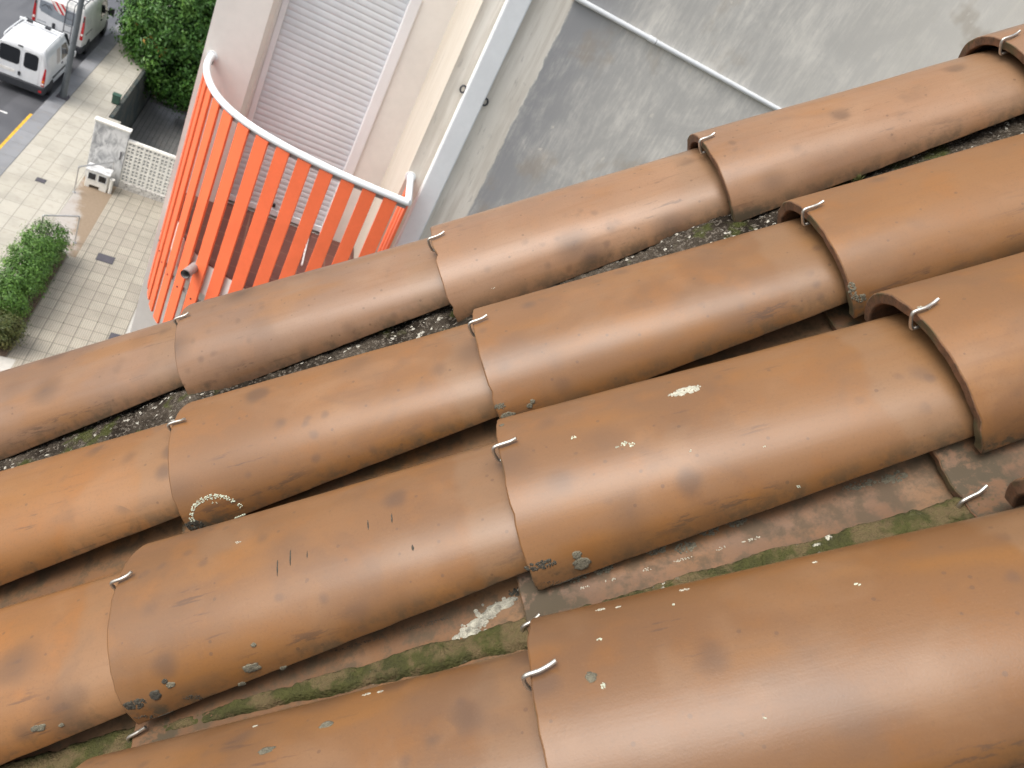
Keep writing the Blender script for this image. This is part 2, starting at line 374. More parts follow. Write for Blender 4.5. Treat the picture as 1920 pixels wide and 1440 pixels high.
hook(-.524, 1.010, 'wire hook on the outer row tile right below the orange balcony slats', .045, .006)
hook(-.124, .985, 'wire hook on the outer row at the foot of the white downpipe', .05, .01)
hook(.279, .990, 'wire hook on the outer row left of where the conduit ends', .045, .008, .004)
hook(.690, .973, 'wire hook on the outer row at the top right corner', .055, .012, .006)
hook(-.479, .753, 'short worn wire hook on the lip of the tile with the lichen arc', .045, -.006)
hook(-.088, .752, 'wire hook on the second row lip beside the dark gravelly mortar', .046, .006)
hook(.316, .745, 'wire hook on the second row at the right, in front of a dark gap', .05, .004, .005)
hook(-.491, .522, 'wire hook on the third row lip at the left of the photo', .042, .01)
hook(-.087, .537, 'wire hook on the lip of the glossy tile with the oval white lichen', .048, .0)
hook(.322, .529, 'wire hook beside the curl of white lichen on the thick lipped tile', .055, .012, .006)
hook(-.096, .297, 'largest nearest wire hook at the bottom centre', .052, .008)
hook(-.503, .407, 'flat bright wire hook in the mossy channel at the lower left', .04, .0, -.090, 'pan')
hook(-.107, .397, 'wire hook half hidden at the upper corner of the nearest big tile', .035, .004, -.090, 'pan')
hook(.29, .388, 'bright wire hook in the mossy channel at the right edge', .05, .006, -.090, 'pan')

# lichens and grime crusts, grown onto their tiles
def on_tile(o, u, y, lift):
    ox = SEED[o.name]
    if o in pans.values(): x, y2, z = pan_top(u, math.asin(max(-.99, min(.99, y/(.082+.02*u/TL)))))
    else:
        wv = .104-.023*u/TL; q = min(.9999, abs(y)/wv)**(1/.95); x, y2, z = cover_outer(u, math.copysign(math.asin(min(1, q)), y))
    z += noise.noise(Vector((u*4+ox, y2*5, 1)))*.0016+noise.noise(Vector((u*11+ox, y2*14, 5)))*.0006
    return Vector((u, y2, z))
def tile_frame(o, u, y):
    e = .0015; p = on_tile(o, u, y, 0); a = (on_tile(o, u+e, y, 0)-p).normalized(); b_ = (on_tile(o, u, y+e, 0)-p).normalized(); n = a.cross(b_).normalized()
    return p, a, n.cross(a).normalized(), n
def lichen(o, spots, mat, seed, height=.0012, part='lichen', lab=None):
    """spots: (u, y, radius along, radius across[, grains]); a blotch of small crusty domes, or one flat irregular disc when grains = 0"""
    R = random.Random(seed); b = MB()
    for sp in spots:
        u, y, ra, rb_, nn = (*sp, 14)[:5]; p, a, c_, n = tile_frame(o, u, y)
        cells = [(0, 0, ra, rb_)] if nn == 0 else []
        for _ in range(int(nn*1.8)):
            q = R.uniform(0, 6.283); d = R.random()**.5; m_ = min(ra, rb_); rr = max(.0006, R.uniform(.12, .45)*m_); cells.append((math.cos(q)*d*ra, math.sin(q)*d*rb_, rr, rr))
        for da, dc, r1, r2 in cells:
            K = 22 if nn == 0 else 7; ph = R.uniform(0, 6); vs = []
            cu, cyv = u+da, y+(dc*abs(c_.y) if abs(c_.y) > .12 else dc*.12)
            p2, a2, c2, n2 = tile_frame(o, cu, cyv)
            if nn == 0: ringsk = ((1.0, -.0006), (.93, height*.8), (.55, height), )
            else: ringsk = ((1.0, -.0006), (.72, height*R.uniform(.2, .5)))
            for f, h in ringsk:
                for k in range(K):
                    t = 6.2832*k/K; w_ = f*(1+(.38 if nn == 0 else .2)*noise.noise(Vector((math.cos(t)*1.7+ph, math.sin(t)*1.7, seed)))+.16*noise.noise(Vector((math.cos(t)*5+ph, math.sin(t)*5, seed+3))))
                    vs.append(p2+a2*math.cos(t)*r1*w_+c2*math.sin(t)*r2*w_+n2*h)
            vs.append(p2+n2*height*(1.1 if nn == 0 else .45)); m_ = len(ringsk)
            fs = [(i*K+k, i*K+(k+1) % K, (i+1)*K+(k+1) % K, (i+1)*K+k) for i in range(m_-1) for k in range(K)]+[((m_-1)*K+k, (m_-1)*K+(k+1) % K, m_*K) for k in range(K)]
            b.add([tuple(v) for v in vs], fs)
    l = mk(part, b.v, b.f, mat, o, (0, 0, 0), True); l['kind'] = 'stuff'
    if lab: l['label'] = lab
    return l
lichen(covers['C2'], [(.1902, .023, .0135, .0052, 60), (.1800, .0225, .007, .003, 20), (.2000, .0240, .006, .003, 14)], M['lichen_pale'], 1, .0010)
arc = [(.0105, -.1006), (.0140, -.0985), (.0176, -.0958), (.022, -.094), (.0267, -.0925), (.032, -.0917), (.0379, -.0912), (.043, -.0913), (.0485, -.0915), (.053, -.0924), (.0578, -.0934), (.0605, -.0948), (.0641, -.0963), (.0690, -.0990)]
lichen(covers['B1'], [(u, y, .0026, .0030, 9) for u, y in arc]+[(.0615, -.1020, .006, .004, 22), (.042, -.0950, .0008, .0008, 2), (.0465, -.0955, .0008, .0008, 2)], M['lichen_mint'], 2, .0012)
lichen(covers['B1'], [(.010, -.1025, .010, .006, 50), (.021, -.1035, .008, .003, 30)], M['lichen_dark'], 3, .0008, 'algae_crust')
lichen(covers['C3'], [(.0055+.0016*k, .0135+.0022*math.sin(k*1.1), .0021, .0018, 6) for k in range(8)], M['lichen_pale'], 4, .001)
lichen(covers['C2'], [(.0732, -.001, .003, .002, 6), (.1167, -.0237, .0035, .0022, 9), (.1236, -.0267, .0035, .0022, 9), (.110, -.026, .002, .001, 4), (.2528, -.0895, .002, .0015, 4), (.172, -.048, .0013, .001, 3), (.235, -.06, .001, .001, 2)], M['lichen_mint'], 5, .001)
lichen(covers['C2'], [(.0470, -.1000, .0080, .0070, 0), (.0455, -.0968, .0045, .004, 0), (.1425, -.1020, .012, .004, 0), (.158, -.1000, .006, .003, 0), (.0065, .0506, .003, .002, 0)], M['lichen_grey'], 6, .0007)
lichen(covers['C2'], [(.012, -.0975, .014, .004, 60), (.03, -.1030, .022, .002, 40), (.075, -.1035, .03, .0016, 50), (.10, -.1025, .02, .0016, 30)], M['lichen_dark'], 7, .0007, 'algae_crust')
lichen(covers['B2'], [(.0375, -.0985, .0035, .0030, 0), (.0420, -.0970, .0030, .0026, 0), (.0105, -.1005, .0085, .0045, 0), (.0060, -.0955, .006, .004, 20), (.024, -.1025, .008, .0025, 0)], M['lichen_grey'], 8, .0007)
lichen(covers['C1'], [(.1261, -.0960, .0085, .0052, 0), (.1500, -.0975, .004, .0025, 0), (.1080, -.0995, .004, .0028, 0), (.1363, -.0865, .0028, .0022, 0), (.0502, -.0950, .0042, .0034, 0)], M['lichen_grey'], 9, .0007)
lichen(covers['C1'], [(.0332, -.0975, .0058, .0052, 0), (.0470, -.0925, .003, .0025, 0), (.012, -.0990, .010, .0045, 60), (.022, -.1030, .02, .002, 36), (.062, -.1005, .008, .002, 24)], M['lichen_dark'], 10, .0007, 'algae_crust')
lichen(covers['C1'], [(.1259, .0160, .0026, .0012, 6), (.1240, .0175, .0012, .0012, 3)], M['lichen_pale'], 11, .0008)
lichen(covers['C0'], [(.3170, -.0815, .0075, .0035, 0), (.338, -.0835, .003, .002, 0)], M['lichen_grey'], 12, .0007)
lichen(covers['D1'], [(.0437, .0071, .0044, .0040, 0)], M['lichen_grey'], 13, .0007)
lichen(covers['D1'], [(.0503, -.0014, .0022, .0022, 7), (.0549, .037, .0022, .0012, 5), (.2472, .0313, .0026, .0014, 6), (.115, .055, .002, .001, 4), (.15, -.045, .0009, .0009, 2)], M['lichen_mint'], 14, .001)
lichen(covers['D1'], [(u, y, .003*q, .0012*q, 12) for u, y, q in ((.06, .0715, 1.4), (.074, .069, .8), (.128, .0715, 1.5), (.23, .066, .6))], M['lichen_pale'], 15, .0008)
lichen(covers['D0'], [(u, y, .003*q, .0014*q, 12) for u, y, q in ((.165, .066, .7), (.26, .0705, 1.3), (.272, .069, .8))], M['lichen_pale'], 16, .0008)
lichen(covers['C1'], [(.170, -.030, .0007, .0085, 0), (.183, -.024, .0007, .009, 0), (.200, -.026, .0006, .004, 0), (.262, -.012, .0007, .006, 0), (.286, -.013, .0007, .006, 0), (.302, -.050, .0012, .003, 0)], M['lichen_dark'], 40, .0002, 'scratch')
lichen(covers['D0'], [(.232, .0455, .006, .003, 0), (.185, .035, .007, .003, 0)], M['lichen_grey'], 17, .0006)
lichen(covers['B3'], [(.003, -.0955, .004, .009, 40), (.010, -.1000, .006, .004, 30)], M['lichen_grey'], 18, .0008)
lichen(covers['B3'], [(.085, -.1040, .020, .004, 70), (.105, -.1020, .014, .004, 40)], M['lichen_grey'], 19, .0009)
lichen(pans['CD1'], [(.374, .031, .013, .0045, 0), (.383, .034, .009, .003, 0), (.360, .026, .010, .005, 0), (.349, .021, .011, .005, 0), (.338, .014, .010, .005, 0), (.366, .030, .024, .008, 16), (.340, .016, .018, .009, 14), (.395, .039, .010, .003, 10)], M['lichen_crust'], 20, .0005)
lichen(pans['CD1'], [(.395, .040, .014, .004, 50), (.30, .034, .03, .0018, 30), (.23, .033, .03, .0015, 26)], M['lichen_dark'], 21, .0008, 'algae_crust')
lichen(pans['CD2'], [(u, .040+.006*math.sin(u*70), .010, .005, 34) for u in np.arange(.03, .22, .026)]+[(.33, .045, .016, .004, 40), (.36, .043, .014, .005, 40)], M['lichen_grey'], 22, .0010)
lichen(pans['CD2'], [(u, .0245, .005, .0014, 7) for u in (.06, .085, .12, .15, .158, .19, .215, .222)], M['lichen_pale'], 23, .0012)
lichen(covers['A2'], [(.064, -.0938, .003, .0008, 5)], M['lichen_pale'], 24, .0006)

# mortar bed, roof slab and the gable wall below the tiles
def rough_strip(name, s0, s1, fy, fz, width, mat, res, amp, seed, label=None, cat=None, kind=None, parent=None, edge_fall=.02, wf=lambda s: 1.0):
    ns = int((s1-s0)/res); nw = max(4, int(width/res)); vs = []; fs = []
    for i in range(ns+1):
        s = s0+(s1-s0)*i/ns
        for j in range(nw+1):
            k = j/nw*2-1; y = fy(s)+k*width/2*wf(s)*(1+.25*noise.noise(Vector((s*22, seed, 0)))+.12*noise.noise(Vector((s*70, seed, 3))))
            z = fz(s)-edge_fall*max(0, abs(k)-.55)**1.5
            z += amp*(noise.noise(Vector((s*28+seed, y*28, 1)))+.7*noise.noise(Vector((s*90+seed, y*90, 4)))+.55*noise.noise(Vector((s*260, y*260+seed, 9))))
            vs.append((s, y, z))
    for i in range(ns):
        for j in range(nw):
            a = i*(nw+1)+j; fs.append((a, a+nw+1, a+nw+2, a+1))
    me = bpy.data.meshes.new(name); me.from_pydata(vs, [], fs); me.update(); me.materials.append(mat)
    me.polygons.foreach_set('use_smooth', [True]*len(fs))
    o = bpy.data.objects.new(name, me); C.objects.link(o); o.matrix_world = roof_mat(0, 0, 0)
    return tag(o, label, cat, None, kind)
mort = rough_strip('mortar_bed', -1.25, 1.1, lambda s: .872, lambda s: -.078+.010*math.exp(-((s+.535)/.08)**2)+.012*math.exp(-((s-.235)/.06)**2), .15, M['mortar'], .004, .0042, 3,
    'dark gravelly mortar bed filling the gap between the two upper rows of tiles', 'mortar')
moss = rough_strip('moss', -.80, .62, lambda s: .394-.03*s, lambda s: -.0900+.003*math.sin(s*15.6+.6), .030, M['moss'], .003, .0042, 8, 'strip of olive moss filling the channel beside the nearest row of tiles', 'moss', 'stuff', edge_fall=.03, wf=lambda s: .35+.85*(((s+.100)/.397) % 1.0))
tb = MB(); R = random.Random(12)
for k in range(160):
    q, e = R.uniform(0, 6.283), R.uniform(.15, 1.45); d = Vector((math.cos(q)*math.cos(e), math.sin(q)*math.cos(e), math.sin(e))); L = R.uniform(.007, .013); p = Vector((.447, .885, -.072)); sd_ = d.cross(Vector((.3, .2, .9))).normalized()*.0006
    tb.add([tuple(p-sd_), tuple(p+sd_), tuple(p+d*L)], [(0, 1, 2)])
tuft = tb.build('moss_tuft', plain('moss_tuft', (.13, .14, .045), .9, var=.3, scale=200), None); tuft.matrix_world = roof_mat(0, 0, 0); tag(tuft, 'small pale green moss tuft on the dark mortar beside the upper right tile', 'moss', None, 'stuff')
house = thing('tiled_house', 'house under the near clay tiled roof, seen only as the gap edges between tiles', 'house', roof_pt(-1.0, .3, -.3))
hb = tuple(house.location)
b = MB(hb); q = []
for n_ in (-.115, -.20):
    for s_, y_ in ((-1.75, -1.6), (1.9, -1.6), (1.9, 1.045), (-1.75, 1.045)): q.append(tuple(roof_pt(s_, y_, n_)))
b.add(q, [(0, 1, 2, 3), (7, 6, 5, 4), (0, 4, 5, 1), (1, 5, 6, 2), (2, 6, 7, 3), (3, 7, 4, 0)])
b.build('roof_slab', M['mortar'], house)

M['render_wall'] = plain('house_render', (.5, .45, .38), .85, var=.1, scale=3, bump=.2)
b = MB(hb); x0, x1 = roof_pt(-1.7, 0, -.2).x, roof_pt(1.85, 0, -.2).x
za, zb_ = roof_pt(-1.7, 0, -.204).z, roof_pt(1.85, 0, -.204).z
b.extrude([(x0, -1.5, -.1), (x1, -1.5, -.1), (x1, -1.5, zb_), (x0, -1.5, za)], (0, 2.5, 0)); b.build('wall', M['render_wall'], house)

# ================================================================== THE BUILDING OPPOSITE
def stained_wall_mat():
    m, nt, b = new_mat('stained_render'); g = N(nt); v = g.vmath('ADD', g.coord('Object'), (-.53, 7.07, 0)); x, y, z = g.sep(v)[:3]
    n = g.noise(v, 1.3, 5, .6); fine = g.noise(v, 60, 3, .6)
    beige = g.mix(g.ramp(n, .35, .65), (.73, .685, .60), (.79, .745, .665))
    # rain-washed film: streaks that hang down, patchy, thinning with distance from the painted edge
    st = g.noise(g.scalev(v, (11, 11, 1.9)), 1.0, 8, .74, dist=.3); st2 = g.noise(g.scalev(v, (42, 42, 6)), 1.0, 6, .72)
    blot = g.noise(v, 1.9, 7, .68, dist=.5)
    edge = g.math('ADD', x, g.math('MULTIPLY', g.math('SUBTRACT', g.noise(g.scalev(v, (26, 26, 9)), 1, 5, .75), .5), .07))
    inside = g.ramp(edge, 1.885, 1.905)
    fade = g.math('SUBTRACT', 1.0, g.math('MULTIPLY', g.ramp(x, 2.8, 6.4), .92))
    f = g.math('ADD', g.math('MULTIPLY', st, .34), g.math('ADD', g.math('MULTIPLY', st2, .26), g.math('MULTIPLY', blot, .50)))
    dirt = g.math('MULTIPLY', inside, g.math('MULTIPLY', fade, g.ramp(f, .37, .63)))
    film = g.math('MULTIPLY', inside, g.math('MULTIPLY', fade, .72))
    near = g.math('MULTIPLY', inside, g.math('SUBTRACT', 1.0, g.ramp(x, 1.9, 2.75)))
    col = g.mix(film, beige, (.72, .69, .63)); col = g.mix(g.math('MULTIPLY', dirt, .62), col, (.29, .29, .285))
    col = g.mix(g.math('MULTIPLY', g.math('MULTIPLY', near, g.ramp(f, .30, .58)), .72), col, (.25, .255, .27))
    col = g.mix(g.math('MULTIPLY', g.math('MULTIPLY', inside, g.ramp(g.noise(v, 2.3, 4), .56, .68)), .4), col, (.36, .29, .21))
    corner = g.math('SUBTRACT', 1.0, g.ramp(g.math('ADD', x, g.math('MULTIPLY', n, .12)), 1.32, 1.44))
    col = g.mix(g.math('MULTIPLY', corner, .62), col, (.46, .41, .34))  # corner and side face dulled in colour to offset strong sun, plus ochre staining
    # sparse flaked paint and soot specks
    vw = g.vmath('ADD', v, g.vmath('MULTIPLY', g.noise(v, 14, 4, .7, out=1), (.12, .12, .12))); d = g.voro(vw, 11); cc = g.sep(g.voro(vw, 11, out='Color'))
    col = g.mix(g.math('MULTIPLY', g.math('MULTIPLY', g.math('LESS_THAN', d, .22), g.math('GREATER_THAN', cc[0], .95)), .7), col, (.66, .62, .55))
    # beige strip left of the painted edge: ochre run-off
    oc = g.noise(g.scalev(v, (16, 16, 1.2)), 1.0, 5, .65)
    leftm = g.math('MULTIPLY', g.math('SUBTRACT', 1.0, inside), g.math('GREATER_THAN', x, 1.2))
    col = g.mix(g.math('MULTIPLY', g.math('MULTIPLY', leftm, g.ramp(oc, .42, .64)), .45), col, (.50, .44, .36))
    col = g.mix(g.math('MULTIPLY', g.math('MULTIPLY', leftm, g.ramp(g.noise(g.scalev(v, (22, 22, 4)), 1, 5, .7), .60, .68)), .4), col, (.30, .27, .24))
    g.set(b.inputs['Base Color'], col); b.inputs['Roughness'].default_value = .85
    g.bump(g.math('ADD', fine, g.math('MULTIPLY', st2, .6)), .25, .006, b); return m
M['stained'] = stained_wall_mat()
M['plaster'] = plain('painted_plaster', (.73, .695, .645), .8, var=.06, scale=1.6, bump=.12)
M['white_metal'] = plain('white_enamel', (.72, .74, .75), .35, var=.04, scale=3)
M['white_pvc'] = plain('white_pvc', (.76, .75, .75), .45, var=.04, scale=2)
M['shutter'] = plain('shutter_slats', (.63, .655, .675), .5, var=.05, scale=3)
M['jamb'] = plain('jamb_paint', (.50, .45, .42), .6, var=.05, scale=3)
M['orange'] = plain('orange_paint', (.86, .165, .062), .42, var=.05, scale=5, bump=.06)
M['black'] = plain('black_rubber', (.02, .02, .022), .5, var=.2)
M['dark_metal'] = plain('dark_metal', (.06, .06, .065), .5, .3)
M['grey_pipe'] = plain('grey_pvc', (.27, .25, .24), .5)

FB = (-.53, 7.07, 0)                        # base of the opposite building
YS, Y1, Y2, XR = 7.16, 7.066, 6.216, 1.262
ZF = H-3.70                                 # balcony floor
bld = thing('apartment_building', 'tall pale rendered building with a roller shutter, a white downpipe and a grey stained wall', 'building', FB)
b = MB(FB)                                  # corner pier and window wall
ZT = 24
b.prism([(-.529, Y1), (-.125, Y1), (-.085, YS+.01), (-.062, YS+.012), (-.062, YS+.16), (-.0619, 15), (-.529, 15)], -2.6, ZT)
b.prism([(.985, YS+.16), (.985, YS+.004), (XR+.3, YS+.002), (XR+.3, 15), (-.06, 15), (-.06, YS+.16)], -2.6, ZT)
b.box(-.06, .984, YS+.02, YS+.158, -2.6, ZF-.02); b.box(-.06, .984, YS+.02, YS+.158, ZF+2.45, ZT)
b.build('wall', M['plaster'], bld)
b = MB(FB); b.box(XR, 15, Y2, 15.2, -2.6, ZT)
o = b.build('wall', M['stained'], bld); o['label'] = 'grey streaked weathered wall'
# shutter
b = MB(FB); p = .0565; nz = int(2.42/p); prof = []
for i in range(nz):
    for t, d in ((0, .0), (.08, -.003), (.3, -.0040), (.55, -.0046), (.8, -.0036), (.94, -.001)): prof.append((ZF+.075+(i+t)*p, YS+.052+d))
vs = []; fs = []
for z, y in prof: vs += [(-.018, y, z), (.902, y, z)]
for i in range(len(prof)-1): fs.append((2*i, 2*i+1, 2*i+3, 2*i+2))
b.add(vs, fs); sh = b.build('window_shutter', M['shutter'], bld, True, 60)
sh['label'] = 'closed pale roller shutter'
b = MB(FB); b.box(-.015, .90, YS+.03, YS+.07, ZF+.012, ZF+.073); b.build('bottom_rail', M['white_metal'], sh, bevel=.006)
b = MB(FB); b.box(-.060, -.012, YS+.012, YS+.10, ZF+.005, ZF+2.44); b.build('guide_rail', M['white_pvc'], sh, bevel=.005)
b = MB(FB); b.box(.892, .985, YS-.012, YS+.10, ZF+.005, ZF+2.44); b.build('guide_rail', M['white_pvc'], sh, bevel=.008)
for x in (.155, .40):
    b = MB(FB); b.tube([(x, YS+.045, ZF+.12), (x, YS+.015, ZF+.12)], .017, 10); b.build('stopper', M['black'], sh)
# balcony slab
def tiles_floor_mat():
    m, nt, b = new_mat('red_floor_tiles'); g = N(nt); v = g.coord('Object')
    br = g.node('ShaderNodeTexBrick'); g.set(br.inputs['Vector'], v); br.offset = 0
    br.inputs['Scale'].default_value = 1; br.inputs['Brick Width'].default_value = .25; br.inputs['Row Height'].default_value = .25; br.inputs['Mortar Size'].default_value = .005
    g.set(br.inputs['Color1'], (.135, .045, .032)); g.set(br.inputs['Color2'], (.115, .04, .03)); g.set(br.inputs['Mortar'], (.21, .11, .08))
    g.set(b.inputs['Base Color'], br.outputs[0]); b.inputs['Roughness'].default_value = .4; return m
M['redtile'] = tiles_floor_mat()
RAIL = [(-.189, 2.944), (-.193, 2.895), (-.189, 2.822), (-.175, 2.743), (-.147, 2.655), (-.110, 2.583), (-.059, 2.522), (.006, 2.472), (.084, 2.434), (.188, 2.402), (.293, 2.381), (.401, 2.370), (.521, 2.364)]
RAIL = [(x*2.4, y*2.4) for x, y in RAIL]
rail_c = catmull([(x, y, 0) for x, y in RAIL], 8)
inner = [(-.42, 7.064), (-.40, 6.80), (-.33, 6.45), (-.20, 6.16), (-.0, 5.975), (.133, 5.90), (.348, 5.775), (.55, 5.74), (.80, 5.725), (1.19, 5.72), (1.19, Y2-.002), (XR-.003, Y2-.002), (XR-.003, YS-.001), (.97, YS-.001), (-.08, YS-.001), (-.10, 7.064)]
b = MB(FB); b.prism(inner, ZF-.30, ZF-.012); slab = b.build('balcony_slab', M['plaster'], bld, bevel=.006)
b = MB(FB); cx = sum(p[0] for p in inner)/len(inner); cy = sum(p[1] for p in inner)/len(inner)
b.prism([(cx+(x-cx)*.995, cy+(y-cy)*.995) for x, y in inner], ZF-.0115, ZF); b.build('floor_tiles', M['redtile'], slab)
b = MB(FB); b.tube(catmull([(.80, YS+.02, ZF+.02), (.79, 7.0, ZF+.010), (.775, 6.75, ZF+.008), (.76, 6.45, ZF+.008)], 4), .008, 8); b.build('shutter_cord', M['white_pvc'], sh, True)
b = MB(FB)
b.tube([(-.075, 6.10, H-3.80), (-.15, 5.82, H-3.765)], .040, 16, caps=False); b.tube([(-.15, 5.82, H-3.765), (-.075, 6.10, H-3.80)], .033, 16, caps=False)
vs = []
b.build('drain_spout', M['grey_pipe'], bld, True)
# downpipe, rings, conduit
b = MB(FB); b.box(1.408, 1.577, Y2-.085, Y2-.004, -2.5, ZT); dp = b.build('downpipe', M['white_metal'], bld, bevel=.012, seg=3)
for x in (1.392, 1.596):
    b = MB(FB); ring = [(x+.022*math.cos(a), Y2-.03, H-1.55-.02*(x > 1.5)+.028*math.sin(a)) for a in np.linspace(0, 2*math.pi, 15)]
    b.tube(ring, .008, 8); b.build('bracket_ring', M['dark_metal'], dp, True)
b = MB(FB); b.tube([(1.87, Y2-.02, H-.586), (4.2, Y2-.02, H-.584), (7.5, Y2-.02, H-.575)], .0205, 12); cd = b.build('conduit', M['white_metal'], bld, True)
for x in (2.595, 4.3):
    b = MB(FB); b.tube([(x-.03, Y2-.02, H-.5855), (x+.03, Y2-.02, H-.5855)], .0245, 12); b.tube([(x+.031, Y2-.02, H-.5855), (x+.036, Y2-.02, H-.5855)], .0215, 12, 1); b.build('coupling', [M['white_metal'], M['dark_metal']], cd, True)
# railing
rl = thing('balcony_railing', 'curved balcony railing of upright orange slats under a white tube handrail', 'railing', (rail_c[-1].x, rail_c[-1].y, ZF-.9))
rb = tuple(rl.location); ZR = H-2.40
b = MB(rb)
b.tube([(p.x, p.y, ZR) for p in rail_c], .029, 14); b.tube([(rail_c[-1].x, rail_c[-1].y-.0, ZR), (1.30, Y2+.01, ZR)], .029, 14)
hr = b.build('handrail', M['white_metal'], rl, True, 50)
for p_, q_ in (((-.4536, 7.058, ZR), (-.4536, 7.068, ZR)), ((1.295, Y2-.012, ZR), (1.297, Y2+.003, ZR))):
    b = MB(rb); b.tube([p_, q_], .045, 16); b.build('wall_flange', M['white_metal'], hr, True)
# arc-length walk along the rail, slats set from the right corner
seg = [(rail_c[i+1]-rail_c[i]).length for i in range(len(rail_c)-1)]; tot = sum(seg)
def along(d):
    for i, L in enumerate(seg):
        if d <= L or i == len(seg)-1:
            t = (rail_c[i+1]-rail_c[i]).normalized(); return rail_c[i]+t*d, t
        d -= L
pitch = .174
def slat(P, t, bolts=True, last=False):
    nrm = Vector((-t.y, t.x, 0)); nrm = -nrm if nrm.dot(Vector((.2, 6.6, 0))-P) > 0 else nrm      # outward
    b = MB(rb); wd, tk = .108, .022; q = P+nrm*.004
    zt, zb = ZR-.030, H-4.60
    c = [q-t*wd/2-nrm*tk/2, q+t*wd/2-nrm*tk/2, q+t*wd/2+nrm*tk/2, q-t*wd/2+nrm*tk/2]
    b.prism([(p.x, p.y) for p in c], zb, zt); s = b.build('slat', M['orange'], rl, bevel=.004)
    if bolts:
        b = MB(rb); e = q+nrm*(tk/2)
        for z in (H-4.08,): b.tube([(e.x-nrm.x*.002, e.y-nrm.y*.002, z), (e.x+nrm.x*.005, e.y+nrm.y*.005, z)], .0085, 8)
        b.build('bolt', M['black'], s)
d = tot-.135; k = 0
while d > .02:
    P, t = along(d); slat(P, t); d -= pitch; k += 1
ret0, ret1 = Vector((1.25+.012, 5.675+.06, 0)), Vector((1.297, Y2, 0)); tr = (ret1-ret0).normalized()
for a in (.05, .22, .39): slat(ret0+tr*a, tr, False)
pts = []                                      # flat bars the slats are bolted to
for i, p_ in enumerate(rail_c):
    t = (rail_c[min(i+1, len(rail_c)-1)]-rail_c[max(i-1, 0)]).normalized(); n_ = Vector((t.y, -t.x, 0)); n_ = n_ if n_.dot(Vector((.2, 6.6, 0))-p_) > 0 else -n_
    pts.append((p_+n_*.012, p_+n_*.018))
for z in (ZR-.046, H-4.08):
    b = MB(rb); vs = []; m_ = len(pts)
    for a_, c_ in pts: vs += [(a_.x, a_.y, z-.018), (a_.x, a_.y, z+.018), (c_.x, c_.y, z+.018), (c_.x, c_.y, z-.018)]
    b.add(vs, [(4*i+k, 4*i+(k+1) % 4, 4*i+4+(k+1) % 4, 4*i+4+k) for i in range(m_-1) for k in range(4)]+[(0, 1, 2, 3), (4*m_-1, 4*m_-2, 4*m_-3, 4*m_-4)])
    b.build('flat_bar', M['grey_pipe'], rl)

# ================================================================== GROUND
def asphalt():
    m, nt, b = new_mat('asphalt'); g = N(nt); v = g.coord('Object')
    n = g.noise(v, .7, 4); f = g.noise(v, 90, 3, .7); st = g.noise(g.scalev(v, (1.5, .15, 1)), 1, 4, .6)
    col = g.mix(g.ramp(n, .35, .65), (.060, .062, .070), (.088, .090, .098)); col = g.mix(g.math('MULTIPLY', f, .35), col, (.15, .15, .155))
    col = g.mix(g.math('MULTIPLY', g.ramp(st, .5, .65), .45), col, (.045, .046, .05))
    g.set(b.inputs['Base Color'], col); g.set(b.inputs['Roughness'], g.math('MULTIPLY_ADD', n, .3, .28)); g.bump(f, .3, .01, b); return m
M['asphalt'] = asphalt()
def paving(name, bw, bh, c1, c2, joint, ms, ribs=None, rot=False, offx=0.0, offy=0.0, offset=0.0):
    m, nt, b = new_mat(name); g = N(nt); v = g.coord('Object')
    v2 = g.vmath('ADD', v, (offx, offy, 0))
    if rot:
        s_ = g.sep(v2); cb = g.node('ShaderNodeCombineXYZ'); g.set(cb.inputs[0], s_[1]); g.set(cb.inputs[1], s_[0]); v2 = cb.outputs[0]
    wob = g.vmath('ADD', v2, g.vmath('MULTIPLY', g.vmath('SUBTRACT', g.noise(v, 3, 3, out=1), (.5, .5, .5)), (.02, .02, .02)))
    br = g.node('ShaderNodeTexBrick'); g.set(br.inputs['Vector'], wob); br.offset = offset; br.inputs['Scale'].default_value = 1
    br.inputs['Brick Width'].default_value = bw; br.inputs['Row Height'].default_value = bh; br.inputs['Mortar Size'].default_value = ms; br.inputs['Mortar Smooth'].default_value = .3
    br.inputs['Bias'].default_value = 0
    g.set(br.inputs['Color1'], c1); g.set(br.inputs['Color2'], c2); g.set(br.inputs['Mortar'], joint)
    col = br.outputs[0]; h = g.math('SUBTRACT', 1.0, br.outputs[1])
    n = g.noise(v, .9, 5, .6); n2 = g.noise(v, 4.5, 4, .6)
    col = g.mix(g.math('MULTIPLY', g.ramp(n, .45, .68), .38), col, tuple(x*.55 for x in c1)); col = g.mix(g.math('MULTIPLY', g.ramp(n2, .52, .7), .25), col, (.24, .20, .16))
    if ribs:
        s_ = g.sep(v2); wv = g.math('SINE', g.math('MULTIPLY', s_[0], 2*math.pi/ribs)); rb_ = g.ramp(wv, -.95, -.35)
        col = g.mix(g.math('MULTIPLY', g.math('SUBTRACT', 1.0, rb_), .62), col, tuple(x*.9 for x in joint)); h = g.math('MULTIPLY', h, rb_)
        moss_ = g.math('MULTIPLY', br.outputs[1], g.ramp(g.noise(v, 6, 4, .7), .58, .68)); col = g.mix(moss_, col, (.035, .04, .018))
    g.set(b.inputs['Base Color'], col); b.inputs['Roughness'].default_value = .8; g.bump(h, .5, .008, b); return m
M['sidewalk'] = paving('pavement_flags', .78, .465, (.42, .395, .335), (.385, .36, .30), (.25, .235, .20), .011, rot=True, offx=6.42)
M['ribbed'] = paving('ribbed_tiles', .3625, .45, (.39, .355, .285), (.33, .295, .24), (.165, .145, .115), .014, ribs=.052, offx=3.33, offy=.08)
M['kerbstone'] = paving('kerb_stone', 1.0, .52, (.20, .205, .215), (.235, .24, .25), (.12, .12, .12), .008, rot=True, offx=6.95)
